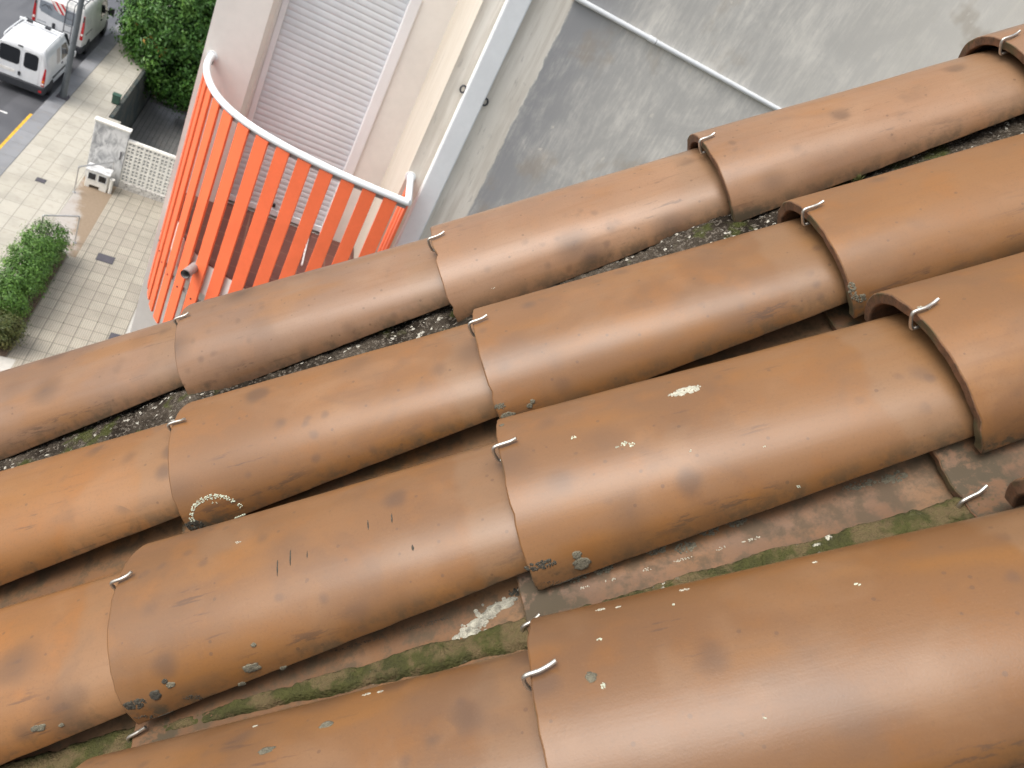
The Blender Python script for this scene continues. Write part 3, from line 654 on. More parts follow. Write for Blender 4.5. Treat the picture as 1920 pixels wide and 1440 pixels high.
M['cobble'] = paving('wet_setts', .12, .2, (.20, .20, .19), (.25, .24, .225), (.07, .07, .07), .015, rot=True)
M['cobble'].node_tree.nodes['Principled BSDF'].inputs['Roughness'].default_value = .3
M['concrete'] = plain('concrete', (.44, .42, .38), .85, var=.10, scale=1.2, bump=.15)
def ramp_mat():
    m, nt, b = new_mat('muddy_concrete'); g = N(nt); v = g.coord('Object'); x, y, z = g.sep(v)[:3]
    n = g.noise(v, 1.6, 5, .65); n2 = g.noise(v, 14, 4)
    col = g.mix(n2, (.33, .30, .27), (.40, .37, .335))
    mud = g.ramp(g.math('ADD', g.math('ADD', g.math('MULTIPLY', x, 1.0), g.math('MULTIPLY', y, .20)), g.math('MULTIPLY', n, 1.4)), 1.36, 1.75)
    col = g.mix(mud, col, g.mix(n2, (.20, .145, .095), (.27, .205, .14)))
    g.set(b.inputs['Base Color'], col); b.inputs['Roughness'].default_value = .8; g.bump(n2, .2, .01, b); return m
M['ramp'] = ramp_mat()
M['soil'] = plain('soil', (.09, .06, .04), .95, var=.4, scale=14, bump=.5)
M['yellow'] = plain('yellow_road_paint', (.62, .36, .03), .6, var=.25, scale=6)
M['white_paint'] = plain('white_road_paint', (.6, .6, .58), .6, var=.2, scale=5)
def ground_box(name, x0, x1, y0, y1, z0, z1, mat, base=None):
    b = MB(base or (x0, y0, z1)); b.box(x0, x1, y0, y1, z0, z1); return tag(b.build(name, mat), kind='structure')
g_ = MB((0, 0, -2.6)); g_.add([(-600, -600, -2.6), (600, -600, -2.6), (600, 600, -2.6), (-600, 600, -2.6)], [(0, 1, 2, 3)]); tag(g_.build('ground', plain('distant_ground', (.06, .065, .045), .95, var=.4, scale=.05)), kind='structure')
ground_box('road', -60, -6.952, -40, 300, -2.55, -.12, M['asphalt'], (0, 0, 0))
ground_box('kerb', -6.948, -6.422, -40, 300, -2.55, 0, M['kerbstone'], (0, 0, 0))
ground_box('pavement', -6.418, -4.502, -40, 31.4, -2.55, -.002, M['sidewalk'], (0, 0, 0))
ground_box('pavement_far', -6.418, -4.96, 31.402, 300, -2.55, -.002, M['sidewalk'], (0, 0, 0)).name = 'pavement'
ground_box('entrance_ramp', -4.498, -3.50, 21.5, 26.36, -2.55, -.006, M['ramp'], (-4.498, 21.5, 0))
ground_box('forecourt', -3.496, -1.50, 8, 26.358, -2.55, 0, M['ribbed'], (0, 0, 0))
ground_box('apron', -1.496, 12, 4, 26.50, -2.55, .004, M['concrete'], (0, 0, 0))
ground_box('planting_bed', -4.498, -3.72, 16.5, 21.496, -2.55, .03, M['soil'], (-4.5, 16.5, 0))
ground_box('forecourt_margin', -3.716, -3.50, 16.5, 21.496, -2.55, -.001, M['ribbed'], (0, 0, 0)).name = 'forecourt'
ground_box('path', -4.498, -3.50, 8, 16.496, -2.55, -.004, M['concrete'], (-4.5, 8, 0))
ground_box('driveway', -4.77, 6, 26.62, 47, -2.58, -2.35, M['cobble'], (0, 0, 0))
b = MB((-7, 24, -.116)); R = random.Random(4); y = 23.2
while y < 29.6:
    L = R.uniform(.5, 1.4); wv = R.uniform(.10, .125); b.box(-7.09-.0*R.random(), -7.09+wv, y, min(y+L-.01, 29.72), -.119, -.114+.0005*R.random()); y += L
ym = tag(b.build('road_marking', M['yellow']), kind='structure')
b = MB((-8, 29, -.116)); b.box(-10.5, -7.62, 28.98, 29.08, -.119, -.115); tag(b.build('road_marking', M['white_paint']), kind='structure')
M['iron'] = plain('cast_iron', (.085, .078, .09), .6, .2, var=.15, scale=30, bump=.2)
def manhole(x0, x1, y0, y1, z, label):
    base = ((x0+x1)/2, (y0+y1)/2, z); t = thing('manhole_cover', label, 'manhole cover', base, 'cast iron covers in the paving')
    b = MB(base); b.box(x0, x1, y0, y1, z, z+.006); b.build('frame', M['dark_metal'], t, bevel=.002)
    b = MB(base); b.box(x0+.02, x1-.02, y0+.02, y1-.02, z+.0065, z+.012)
    nx = 5
    for i in range(nx): 
        xx = x0+.05+(x1-x0-.1)*(i+.3)/nx; b.box(xx, xx+.02, y0+.05, y1-.05, z+.012, z+.015)
    b.build('lid', M['iron'], t, bevel=.002)
manhole(-3.02, -2.55, 21.7, 22.12, 0, 'dark manhole cover in the ribbed paving beside the orange slats, nearer the hedge end rail')
manhole(-1.84, -1.45, 18.05, 18.52, .006, 'dark manhole cover by the pale concrete apron just above the outer roof tile')
manhole(-5.60, -5.32, 25.0, 25.28, -.002, 'small dark cover set in the cream pavement flags')

# ================================================================== WALLS, CABINET, HANDRAILS, POST
def mottled():
    m, nt, b = new_mat('mottled_white_render'); g = N(nt); v = g.coord('Object')
    n = g.noise(g.scalev(v, (1, 1, .55)), 4.2, 5, .62, dist=.8); n2 = g.noise(v, 22, 3)
    col = g.mix(g.ramp(n, .42, .66), (.66, .66, .65), (.24, .245, .25)); col = g.mix(g.math('MULTIPLY', n2, .3), col, (.5, .5, .5))
    z = g.sep(v)[2]
    col = g.mix(g.math('MULTIPLY', g.math('SUBTRACT', 1.0, g.ramp(g.math('ADD', z, g.math('MULTIPLY', n2, .12)), .06, .22)), .6), col, (.16, .145, .12))
    g.set(b.inputs['Base Color'], col); b.inputs['Roughness'].default_value = .85; g.bump(n2, .2, .01, b); return m
M['mottled'] = mottled()
M['whitewash'] = plain('whitewash', (.72, .70, .64), .85, var=.10, scale=5, bump=.15)
def dark_wall():
    m, nt, b = new_mat('mossy_dark_concrete'); g = N(nt); v = g.coord('Object')
    n = g.noise(v, 1.5, 5, .65); n2 = g.noise(v, 12, 4)
    col = g.mix(g.ramp(n, .4, .62), (.075, .075, .062), (.022, .038, .040)); col = g.mix(g.math('MULTIPLY', g.ramp(n2, .5, .7), .5), col, (.13, .125, .10))
    g.set(b.inputs['Base Color'], col); b.inputs['Roughness'].default_value = .8; g.bump(n2, .4, .02, b); return m
M['darkwall'] = dark_wall()
base = (-4.0, 26.46, 0); t = thing('boundary_wall', 'tall mottled white wall slab with a pale coping beside the perforated block wall', 'wall', base)
b = MB(base); b.box(-4.50, -3.47, 26.38, 26.54, -.02, 2.06); b.build('wall_panel', M['mottled'], t, bevel=.01)
b = MB(base); b.box(-4.53, -3.43, 26.33, 26.59, 2.062, 2.13); b.build('coping', M['whitewash'], t, bevel=.012)
b = MB(base); b.tube([(-3.60, 26.37, 1.30), (-3.585, 26.35, 1.16), (-3.60, 26.37, 1.02)], .018, 8); b.build('gate_handle', M['iron'], t, True)
base = (-2.4, 26.46, 0); t = thing('block_wall', 'white perforated breeze block wall with square holes, running behind the orange slats', 'wall', base)
xs0, xs1, zs0, zs1 = -3.46, -.56, .26, 1.70
b = MB(base); m_ = .262; hole = .078; rib = .034; fr = (m_-2*hole-rib)/2
edges = []; x = xs0
def bars(a0, a1):
    out = []; a = a0; first = True
    while a < a1-.01:
        out.append((a, a+fr)); out.append((a+fr+hole, a+fr+hole+rib)); out.append((a+m_-fr, min(a+m_, a1))); a += m_
    return out
def merge(L):
    L = sorted(L); out = [list(L[0])]
    for a, c_ in L[1:]:
        if a <= out[-1][1]+1e-6: out[-1][1] = max(out[-1][1], c_)
        else: out.append([a, c_])
    return out
for a, c_ in merge(bars(xs0, xs1)): b.box(a, c_, 26.41, 26.51, zs0, zs1)
for a, c_ in merge(bars(zs0, zs1)): b.box(xs0, xs1, 26.4125, 26.5075, a, min(c_, zs1))
b.build('block_screen', M['whitewash'], t)
b = MB(base); b.box(xs0, xs1, 26.39, 26.53, zs1+.001, zs1+.065); b.build('coping', M['whitewash'], t, bevel=.01)
def plinth_mat():
    m, nt, b = new_mat('cracked_plinth'); g = N(nt); v = g.coord('Object'); n = g.noise(v, 9, 5, .7)
    wv = g.vmath('ADD', v, g.vmath('MULTIPLY', g.noise(v, 7, 3, out=1), (.25, .25, .25)))
    d = g.voro(wv, 3.5, 'DISTANCE_TO_EDGE')
    col = g.mix(g.ramp(n, .4, .65), (.62, .60, .56), (.44, .41, .37)); col = g.mix(g.math('SUBTRACT', 1.0, g.ramp(d, .0, .035)), col, (.10, .09, .085))
    g.set(b.inputs['Base Color'], col); b.inputs['Roughness'].default_value = .9; return m
M['plinth'] = plinth_mat()
b = MB(base); b.box(xs0, xs1, 26.36, 26.56, -.02, zs0-.002); b.build('plinth', M['plinth'], t, bevel=.015)
base = (-4.86, 36, 0); t = thing('retaining_wall', 'dark mossy retaining wall dropping from the pavement to the sunken driveway', 'wall', base)
b = MB(base); b.extrude([(-4.93, 31.45, -2.55), (-4.79, 31.45, -2.55), (-4.79, 31.45, .03), (-4.93, 31.45, .03)], (-.05, 16, 0)); b.build('wall', M['darkwall'], t, bevel=.02)
M['green_box'] = plain('green_box_paint', (.035, .085, .06), .5, var=.2)
base = (-5.02, 32.85, .03); t = thing('utility_box', 'small dark green box standing on the end of the mossy retaining wall', 'utility box', base)
b = MB(base); b.box(-5.17, -4.90, 32.72, 32.98, .03, .36); b.build('body', M['green_box'], t, bevel=.01)
b = MB(base); b.extrude([(-5.19, 32.70, .362), (-4.88, 32.70, .362), (-4.88, 33.0, .362), (-5.19, 33.0, .362)], (0, 0, .03)); b.build('lid', M['green_box'], t, bevel=.008)
base = (-4.0, 25.95, 0); t = thing('meter_cabinet', 'low white cabinet with two dark meter windows and a mottled stone top', 'meter cabinet', base)
b = MB(base); b.box(-4.36, -3.70, 25.74, 26.16, .10, .60); b.box(-4.36, -4.22, 25.74, 26.16, -.01, .10); b.box(-3.92, -3.70, 25.74, 26.16, -.01, .10); bd = b.build('body', M['whitewash'], t, bevel=.008)
b = MB(base); b.box(-4.40, -3.66, 25.70, 26.20, .602, .66); b.build('slab_top', M['mottled'], t, bevel=.01)
M['dark_glass'] = plain('dark_glass', (.012, .014, .017), .08, var=.1, spec=.6)
for x in (-4.31, -4.0):
    b = MB(base); b.box(x, x+.26, 25.725, 25.739, .30, .56); w_ = b.build('window_frame', M['white_metal'], t, bevel=.003)
    b = MB(base); b.box(x+.02, x+.24, 25.721, 25.7245, .32, .54); b.build('pane', M['dark_glass'], w_)
b = MB(base); b.tube([(-3.60, 25.80, -.01), (-3.60, 25.80, .50)], .055, 16); b.tube([(-3.60, 25.80, .502), (-3.60, 25.80, .53)], .085, 18); b.build('round_bollard', M['whitewash'], t, True, 40)
M['stainless'] = plain('stainless_tube', (.55, .55, .55), .3, .85, var=.1)
def handrail(a, c_, z1, label, drop=.0):
    a, c_ = Vector(a), Vector(c_); t = thing('handrail', label, 'handrail', tuple(a), 'steel handrails at the entrance ramp')
    for p in (a, c_):
        b = MB(tuple(a)); b.tube([p, p+Vector((0, 0, z1-.03))], .021, 10); pst = b.build('post', M['stainless'], t, True)
        b = MB(tuple(a)); b.tube([p, p+Vector((0, 0, .012))], .05, 14); b.build('base_plate', M['stainless'], pst, True)
    e = (c_-a).normalized()*.06
    b = MB(tuple(a)); b.tube(catmull([a+Vector((0, 0, z1-.09)), a+Vector((0, 0, z1-.03)), a+e*.4+Vector((0, 0, z1)), a+e*1.5+Vector((0, 0, z1+.004)), c_-e*1.5+Vector((0, 0, z1+.004)), c_-e*.4+Vector((0, 0, z1)), c_+Vector((0, 0, z1-.03)), c_+Vector((0, 0, z1-.09))], 5), .024, 10); b.build('top_rail', M['stainless'], t, True, 60)
handrail((-4.515, 21.68, 0), (-3.72, 22.25, 0), .93, 'bright steel hoop handrail at the tip of the green hedge')
handrail((-4.49, 25.10, 0), (-3.72, 26.22, 0), .93, 'steel hoop handrail in front of the white meter cabinet')
M['post'] = plain('galvanised_grey', (.13, .145, .155), .45, .3, var=.15, scale=6)
base = (-6.6, 31.65, 0); t = thing('street_lamp', 'grey tapered lamp post on a bolted base plate beside the smaller white van', 'lamp post', base)
b = MB(base); b.tube([(-6.6, 31.65, .02), (-6.58, 31.65, 1.2), (-6.50, 31.65, 5.2), (-6.46, 31.65, 7.6)], [.118, .104, .082, .072], 18); b.build('post', M['post'], t, True)
b = MB(base); b.box(-6.80, -6.40, 31.45, 31.85, 0, .022); bp = b.build('base_plate', M['iron'], t, bevel=.004)
for dx in (-.15, .15):
    for dy in (-.15, .15):
        b = MB(base); b.tube([(-6.6+dx, 31.65+dy, .02), (-6.6+dx, 31.65+dy, .09)], .018, 8); b.build('anchor_bolt', M['iron'], bp, True)
b = MB(base); b.tube(catmull([(-6.46, 31.65, 7.55), (-6.47, 31.65, 7.9), (-6.8, 31.65, 8.2), (-7.6, 31.65, 8.3)], 5), .045, 12); b.build('arm', M['post'], t, True)
b = MB(base); b.prism([(-8.15, 31.52), (-7.5, 31.55), (-7.5, 31.75), (-8.15, 31.78)], 8.25, 8.38); b.build('lamp_head', M['post'], t, bevel=.03)

# ================================================================== FOLIAGE
def leaf_mat(name, a, b_, c_):
    m, nt, b = new_mat(name); g = N(nt); ge = g.node('ShaderNodeNewGeometry'); r = ge.outputs['Random Per Island']; v = g.coord('Object')
    col = g.mix(r, a, b_); col = g.mix(g.ramp(g.noise(v, 1.6, 3), .45, .65), col, g.mix(r, b_, c_))
    at = g.node('ShaderNodeAttribute', attribute_name='dry'); col = g.mix(at.outputs['Fac'], col, (.42, .22, .045))
    g.set(b.inputs['Base Color'], col); b.inputs['Roughness'].default_value = .5; b.inputs['Specular IOR Level'].default_value = .35
    return m
M['leaf_tree'] = leaf_mat('tree_leaves', (.026, .080, .012), (.058, .155, .021), (.10, .20, .030))
M['leaf_hedge'] = leaf_mat('hedge_leaves', (.040, .10, .016), (.085, .18, .024), (.125, .23, .036))
M['leaf_dull'] = leaf_mat('dull_leaves', (.04, .06, .015), (.08, .09, .02), (.10, .09, .03))
M['bark'] = plain('bark', (.09, .06, .04), .9, var=.3, scale=12, bump=.6)
def leaves(name, cen, nrm, size, mat, parent, base, dry=None, seed=0):
    r = np.random.default_rng(seed); n = len(cen)
    d = nrm+r.normal(0, .55, (n, 3)); d /= np.linalg.norm(d, axis=1, keepdims=True)
    a = np.cross(d, r.normal(0, 1, (n, 3))); a /= np.linalg.norm(a, axis=1, keepdims=True); c_ = np.cross(d, a)
    L = size*r.uniform(.7, 1.35, (n, 1)); W = L*r.uniform(.42, .62, (n, 1))
    P = np.stack([cen-a*L*.5, cen-a*L*.05+c_*W*.5+d*L*.08, cen+a*L*.55, cen-a*L*.05-c_*W*.5+d*L*.08], 1).reshape(-1, 3)-np.array(base)
    me = bpy.data.meshes.new(name); me.vertices.add(4*n); me.vertices.foreach_set('co', P.astype(np.float32).ravel())
    me.loops.add(4*n); me.loops.foreach_set('vertex_index', np.arange(4*n, dtype=np.int32)); me.polygons.add(n)
    me.polygons.foreach_set('loop_start', np.arange(0, 4*n, 4, dtype=np.int32)); me.polygons.foreach_set('loop_total', np.full(n, 4, np.int32))
    me.update(calc_edges=True); at = me.attributes.new('dry', 'FLOAT', 'FACE'); at.data.foreach_set('value', (dry if dry is not None else np.zeros(n)).astype(np.float32))
    me.materials.append(mat); o = bpy.data.objects.new(name, me); C.objects.link(o); o.parent = parent; return o
def crown_points(center, rad, n_cl, per, cl_r, seed, power=2.6, fill=.25):
    r = np.random.default_rng(seed); v = r.normal(0, 1, (n_cl, 3)); v /= np.linalg.norm(v, axis=1, keepdims=True)
    k = (np.abs(v)**power).sum(1)**(-1/power)                       # boxy, clipped shape
    dist = np.where(r.random(n_cl) < fill, r.uniform(.35, .85, n_cl), r.uniform(.86, 1.03, n_cl))
    cc = v*(k*dist)[:, None]; P = []; Q = []
    for i in range(n_cl):
        m_ = r.normal(0, 1, (per, 3))*cl_r*np.array([1, 1, .75])*r.uniform(.6, 1.3)
        P.append(cc[i]*np.array(rad)+m_); Q.append(np.tile(v[i]+np.array([0, 0, .45]), (per, 1))+m_/cl_r*.45)
    return np.concatenate(P)+np.array(center), np.concatenate(Q)
base = (-3.2, 39.7, -2.05); tr_ = thing('tree', 'large dense dark green clipped tree standing over the sunken driveway', 'tree', base)
b = MB(base); b.tube([(-3.2, 39.7, -2.05), (-3.23, 39.72, -1), (-3.15, 39.65, .9), (-3.2, 39.7, 3.2)], [.23, .19, .15, .07], 12); b.build('trunk', M['bark'], tr_, True)
R = random.Random(9)
for i in range(7):
    a = i*.9+R.random(); z0 = -.9+.35*i*.8; p0 = Vector((-3.19, 39.68, z0)); p1 = p0+Vector((math.cos(a)*1.5, math.sin(a)*1.3, 1.0+R.random()*.6))
    b = MB(base); b.tube(catmull([p0, p0.lerp(p1, .5)+Vector((0, 0, -.1)), p1], 4), [.07-.005*q for q in range(9)], 8); b.build('limb', M['bark'], tr_, True)
cp, cn = crown_points((-3.55, 39.5, 2.35), (2.75, 2.4, 3.8), 1500, 62, .23, 5, 3.0)
ok_ = ~((cp[:, 0] < -4.85) & (cp[:, 2] < .06)); cp, cn = cp[ok_], cn[ok_]
dry = np.zeros(len(cp))
for c0, rr in (((-5.0, 37.4, 1.35), .45), ((-4.45, 37.3, 1.1), .36), ((-5.55, 37.8, 1.6), .28), ((-2.95, 37.3, 2.2), .25)):
    dd = np.linalg.norm(cp-np.array(c0), axis=1); dry = np.maximum(dry, ((dd < rr*.8) & (rng.random(len(cp)) < .25))*rng.uniform(.5, 1, len(cp)))
leaves('crown', cp, cn, .15, M['leaf_tree'], tr_, base, dry, 6)
M['terracotta'] = plain('terracotta_edging', (.30, .12, .06), .8, var=.25, scale=8, bump=.3)
base = (-3.2, 40.7, -2.35); t = thing('planter_edging', 'low terracotta edging with pale stones at the foot of the dark tree', 'planter', base)
b = MB(base); b.box(-4.74, 1.4, 40.6, 40.8, -2.36, -2.0); b.build('edging', M['terracotta'], t, bevel=.03)
R = random.Random(3)
for i in range(9):
    x, y = R.uniform(-4.6, -1.6), R.uniform(40.35, 40.55); s_ = R.uniform(.08, .14); vs = []; fs = []
    bm = bmesh.new(); bmesh.ops.create_icosphere(bm, subdivisions=2, radius=s_)
    for v in bm.verts: v.co *= 1+.22*noise.noise(v.co*9+Vector((i*3, 0, 0))); v.co.z *= .7; v.co += Vector((x, y, -2.30))-Vector(base)
    me = bpy.data.meshes.new('stone'); bm.to_mesh(me); bm.free(); me.materials.append(M['whitewash']); o = bpy.data.objects.new('stone', me); C.objects.link(o); o.parent = t
b = MB(base); b.box(-4.74, 1.4, 40.8, 46, -2.36, -2.05); b.build('bed_soil', M['soil'], t)
def bush(x, y, r_, h, label, mat, seed, n_cl=150, per=34):
    base = (x, y, .03); t = thing('hedge_shrub', label, 'shrub', base, 'clipped shrubs along the pavement')
    b = MB(base); R = random.Random(seed)
    for k in range(5):
        a = k*1.26+R.random(); e = Vector((x+math.cos(a)*r_*.55, y+math.sin(a)*r_*.55, h*.62)); b.tube(catmull([(x+math.cos(a)*.05, y+math.sin(a)*.05, .0), (x+math.cos(a)*.14, y+math.sin(a)*.14, h*.3), e], 3), [.022, .02, .018, .016, .013, .010, .007], 6)
    b.build('stems', M['bark'], t, True)
    cp, cn = crown_points((x, y, h*.58), (r_, r_*1.08, h*.46), n_cl, per, .085, seed, 2.3, .3)
    leaves('foliage', cp, cn, .062, mat, t, base, None, seed+1)
bush(-4.19, 20.95, .50, 1.05, 'bright green shrub at the end of the hedge, touching the steel hoop handrail', M['leaf_hedge'], 21)
bush(-4.22, 19.98, .53, 1.10, 'bright green shrub of the hedge, second from the steel handrail', M['leaf_hedge'], 22)
bush(-4.20, 19.0, .54, 1.08, 'bright green shrub in the hedge, third from the steel handrail', M['leaf_hedge'], 23)
bush(-4.22, 18.1, .52, 1.05, 'bright green shrub at the left frame edge, fourth from the steel handrail', M['leaf_hedge'], 24)
bush(-4.02, 16.95, .43, .80, 'lone low olive shrub at the left frame edge past a gap in the hedge', M['leaf_dull'], 25)

# ================================================================== VANS
M['van_white'] = plain('white_car_paint', (.70, .71, .72), .28, var=.05, scale=2.5)
M['van_dirty'] = plain('dusty_white_paint', (.62, .615, .59), .38, var=.14, scale=3)
M['bumper'] = plain('dark_bumper', (.028, .03, .035), .5, var=.2)
M['red_lens'] = plain('red_lens', (.40, .012, .015), .15, var=.1)
M['clear_lens'] = plain('clear_lens', (.8, .72, .68), .12, var=.05)
M['amber_lens'] = plain('amber_lens', (.65, .19, .02), .15)
M['sign_white'] = plain('reflective_white', (.74, .72, .68), .4)
M['sign_red'] = plain('reflective_red', (.55, .02, .025), .4)
M['grey_text'] = plain('grey_lettering', (.22, .24, .27), .5)
M['rear_glass'] = plain('rear_glass', (.21, .235, .265), .10, var=.06, spec=.6)
M['ladder'] = plain('ladder_aluminium', (.11, .115, .13), .4, .6)
def van(label, X0, Y0, Z0, W, stations, name, paint):
    """body loft: stations (y, half width at sill, half width at waist, half width at roof, z bottom, z waist, z top)"""
    base = (X0, Y0, Z0); t = thing(name, label, 'van', base, 'white vans parked along the kerb')
    def ring(y, w0, w1, w2, zb, zw, zt):
        r_ = min(.17, (zt-zw)*.45)
        half = [(w0-.10, zb), (w0-.02, zb+.05), (w0, zb+.14), (w1, zb+(zw-zb)*.55), (w1, zw), (w1+(w2-w1)*.45, zw+(zt-zw)*.45), (w2+.02, zt-r_), (w2-.035, zt-r_*.42), (w2-.10, zt-r_*.12), (w2-.24, zt)]
        pts = [(-x, z) for x, z in half]; pts = pts[::-1]
        L = [(x, z) for x, z in half]
        full = L+[(0, zt+.018)]+[(-x, z) for x, z in half[::-1]]
        return [(X0+x, Y0+y, Z0+z) for x, z in full]
    rings = [ring(*st) for st in stations]; n = len(rings[0]); b = MB(base); vs = [p for r_ in rings for p in r_]
    fs = [(i*n+k, i*n+(k+1) % n, (i+1)*n+(k+1) % n, (i+1)*n+k) for i in range(len(rings)-1) for k in range(n)]
    fs += [tuple(range(n-1, -1, -1)), tuple((len(rings)-1)*n+k for k in range(n))]
    b.add(vs, fs); body = b.build('body', paint, t, True, 42, bevel=.02, seg=2); return t, base, body
def plate(base, outline, P, mat, name, parent, th=.012, bevel=.004):
    """flat plate: outline (a,b) mapped by P to 3-D; P(a,b,d) with d the distance outwards"""
    b = MB(base); n = len(outline); b.add([P(a, c_, -.03) for a, c_ in outline]+[P(a, c_, th) for a, c_ in outline], [tuple(range(n-1, -1, -1)), tuple(range(n, 2*n))]+[(i, (i+1) % n, n+(i+1) % n, n+i) for i in range(n)])
    return b.build(name, mat, parent, bevel=bevel)
def wheel(t, base, x, y, z, r_, w_):
    b = MB(base); s = 1 if x > base[0] else -1
    b.tube([(x-s*w_, y, z), (x-s*w_, y, z)], r_, 8) if False else None
    b.tube([(x-s*w_, y, z), (x-s*.03, y, z), (x, y, z)], [r_, r_, r_*.93], 24); wh = b.build('wheel', M['black'], t, True, 40)
    b = MB(base); b.tube([(x-s*.01, y, z), (x+s*.006, y, z), (x+s*.012, y, z)], [r_*.66, r_*.62, r_*.2], 20); b.build('rim', M['dark_metal'], wh, True, 40)
# --- small van
X0, Y0, Z0 = -7.90, 30.93, -.12
S1 = [(.00, .76, .785, .66, .30, .98, 1.70), (.05, .80, .825, .70, .27, .98, 1.79), (.5, .82, .835, .715, .25, .99, 1.84), (1.6, .83, .84, .72, .24, 1.0, 1.85), (2.3, .83, .84, .71, .24, 1.0, 1.82), (2.55, .83, .84, .69, .24, 1.0, 1.74), (3.12, .82, .83, .74, .24, .98, 1.12), (3.75, .78, .78, .66, .26, .80, .93), (3.98, .66, .66, .55, .32, .62, .74)]
v1, vb, body = van('smaller white van with twin dark rear windows and white roof rack, beside the lamp post', X0, Y0, Z0, 1.66, S1, 'parked_van', M['van_white'])
def rearP(x, z, d): return (X0+x, Y0-d, Z0+z)
def panel(o, lab=None): return o
for sx, x0, x1 in ((-1, -.70, -.055), (1, .075, .525)):
    dr = plate(vb, rrect(x0-.055 if sx < 0 else x0-.06, x1+.045 if sx < 0 else x1+.075, .52, 1.68, .07), rearP, M['van_white'], 'rear_door', v1, .008, .006)
    plate(vb, rrect(x0, x1, 1.02, 1.60, .10), lambda x, z, d: rearP(x, z, d+.008), M['dark_glass'], 'window', dr, .008, .004)
    if sx < 0:
        plate(vb, rrect(.0, .085, .66, .80, .02), lambda x, z, d: rearP(x-.06, z, d+.008), M['bumper'], 'door_handle', dr, .03)
        lp = plate(vb, rrect(-.66, -.16, .685, .80, .012), lambda x, z, d: rearP(x, z, d+.008), M['sign_white'], 'licence_plate', dr, .008)
plate(vb, rrect(-.16, -.0, 1.705, 1.745, .012), lambda x, z, d: rearP(x, z, d), M['dark_metal'], 'brake_lamp', v1, .02)
b = MB(vb); b.prism([(X0-.80, Y0-.10), (X0+.80, Y0-.10), (X0+.85, Y0-.02), (X0+.85, Y0+.55), (X0+.80, Y0+.60), (X0-.80, Y0+.60), (X0-.85, Y0+.55), (X0-.85, Y0-.02)], Z0+.24, Z0+.52); bp = b.build('bumper', M['bumper'], v1, bevel=.03)
for sx in (-1, 1):
    b = MB(vb); b.box(X0+sx*.72-.05, X0+sx*.72+.05, Y0-.112, Y0-.09, Z0+.33, Z0+.40); b.build('reflector', M['red_lens'], bp, bevel=.004)
    lf = lambda x, z, d, sx=sx: (X0+sx*x, Y0-d, Z0+z)
    lm = plate(vb, [(.70, .55), (.80, .55), (.815, .85), (.80, 1.18), (.775, 1.24), (.755, 1.20), (.715, .85)], lf, M['red_lens'], 'tail_light', v1, .03, .008)
    plate(vb, rrect(.715, .79, .70, .78, .015), lambda x, z, d, f_=lf: f_(x, z, d+.03), M['amber_lens'], 'indicator', lm, .006)
    plate(vb, rrect(.71, .79, .60, .67, .015), lambda x, z, d, f_=lf: f_(x, z, d+.03), M['clear_lens'], 'reversing_lens', lm, .006)
    for y in (.78, 3.2): wheel(v1, vb, X0+sx*.845, Y0+y, Z0+.30, .30, .18)
def sideP(sx): return lambda y, z, d: (X0+sx*(.838+d-(.0 if z < 1.0 else (z-1.0)*.145)), Y0+y, Z0+z)
for sx in (-1, 1):
    P = sideP(sx)
    plate(vb, rrect(.30, 1.05, .72, 1.56, .05), P, M['van_white'], 'side_panel', v1, .006, .004)
    plate(vb, rrect(1.22, 1.62, 1.06, 1.60, .05), P, M['jamb'], 'blanked_window', v1, .007, .003)
    d_ = plate(vb, [(1.72, .42), (2.82, .42), (2.86, .95), (2.84, 1.05), (2.38, 1.64), (1.76, 1.66)], P, M['van_white'], 'front_door', v1, .007, .004)
    plate(vb, [(1.80, 1.06), (2.74, 1.06), (2.34, 1.58), (1.82, 1.60)], lambda y, z, d, P=P: P(y, z, d+.006), M['dark_glass'], 'window', d_, .006, .003)
    plate(vb, rrect(1.78, 1.94, .92, .97, .02), lambda y, z, d, P=P: P(y, z, d+.006), M['bumper'], 'door_handle', d_, .02)
    plate(vb, rrect(.86, 2.9, .60, .68, .03), P, M['bumper'], 'rubbing_strip', v1, .016, .004)
    b = MB(vb); b.tube([(X0+sx*.82, Y0+2.62, Z0+1.10), (X0+sx*.93, Y0+2.62, Z0+1.12)], .03, 8); b.box(min(X0+sx*.90, X0+sx*1.08), max(X0+sx*.90, X0+sx*1.08), Y0+2.55, Y0+2.69, Z0+1.04, Z0+1.24); b.build('mirror', M['van_white'], v1, bevel=.03)
    b = MB(vb); b.tube(catmull([(X0+sx*.66, Y0+.22, Z0+1.80), (X0+sx*.655, Y0+.27, Z0+1.90), (X0+sx*.655, Y0+1.2, Z0+1.925), (X0+sx*.65, Y0+2.25, Z0+1.90), (X0+sx*.65, Y0+2.34, Z0+1.78)], 4), .022, 8); b.build('roof_rail', M['white_metal'], v1, True)
for y in (1.95,):
    b = MB(vb); b.box(X0-.72, X0+.72, Y0+y-.07, Y0+y+.02, Z0+1.93, Z0+2.00); cb_ = b.build('roof_rack', M['white_metal'], v1, bevel=.012)
    for x in (-.38, .22): b = MB(vb); b.box(X0+x-.10, X0+x+.10, Y0+y-.078, Y0+y+.028, Z0+1.925, Z0+2.006); b.build('clamp', M['bumper'], cb_, bevel=.006)
b = MB(vb); b.extrude([(X0-.70, Y0+2.62, Z0+1.76), (X0+.70, Y0+2.62, Z0+1.76), (X0+.76, Y0+3.10, Z0+1.18), (X0-.76, Y0+3.10, Z0+1.18)], (0, .018, .018)); b.build('windscreen', M['dark_glass'], v1)
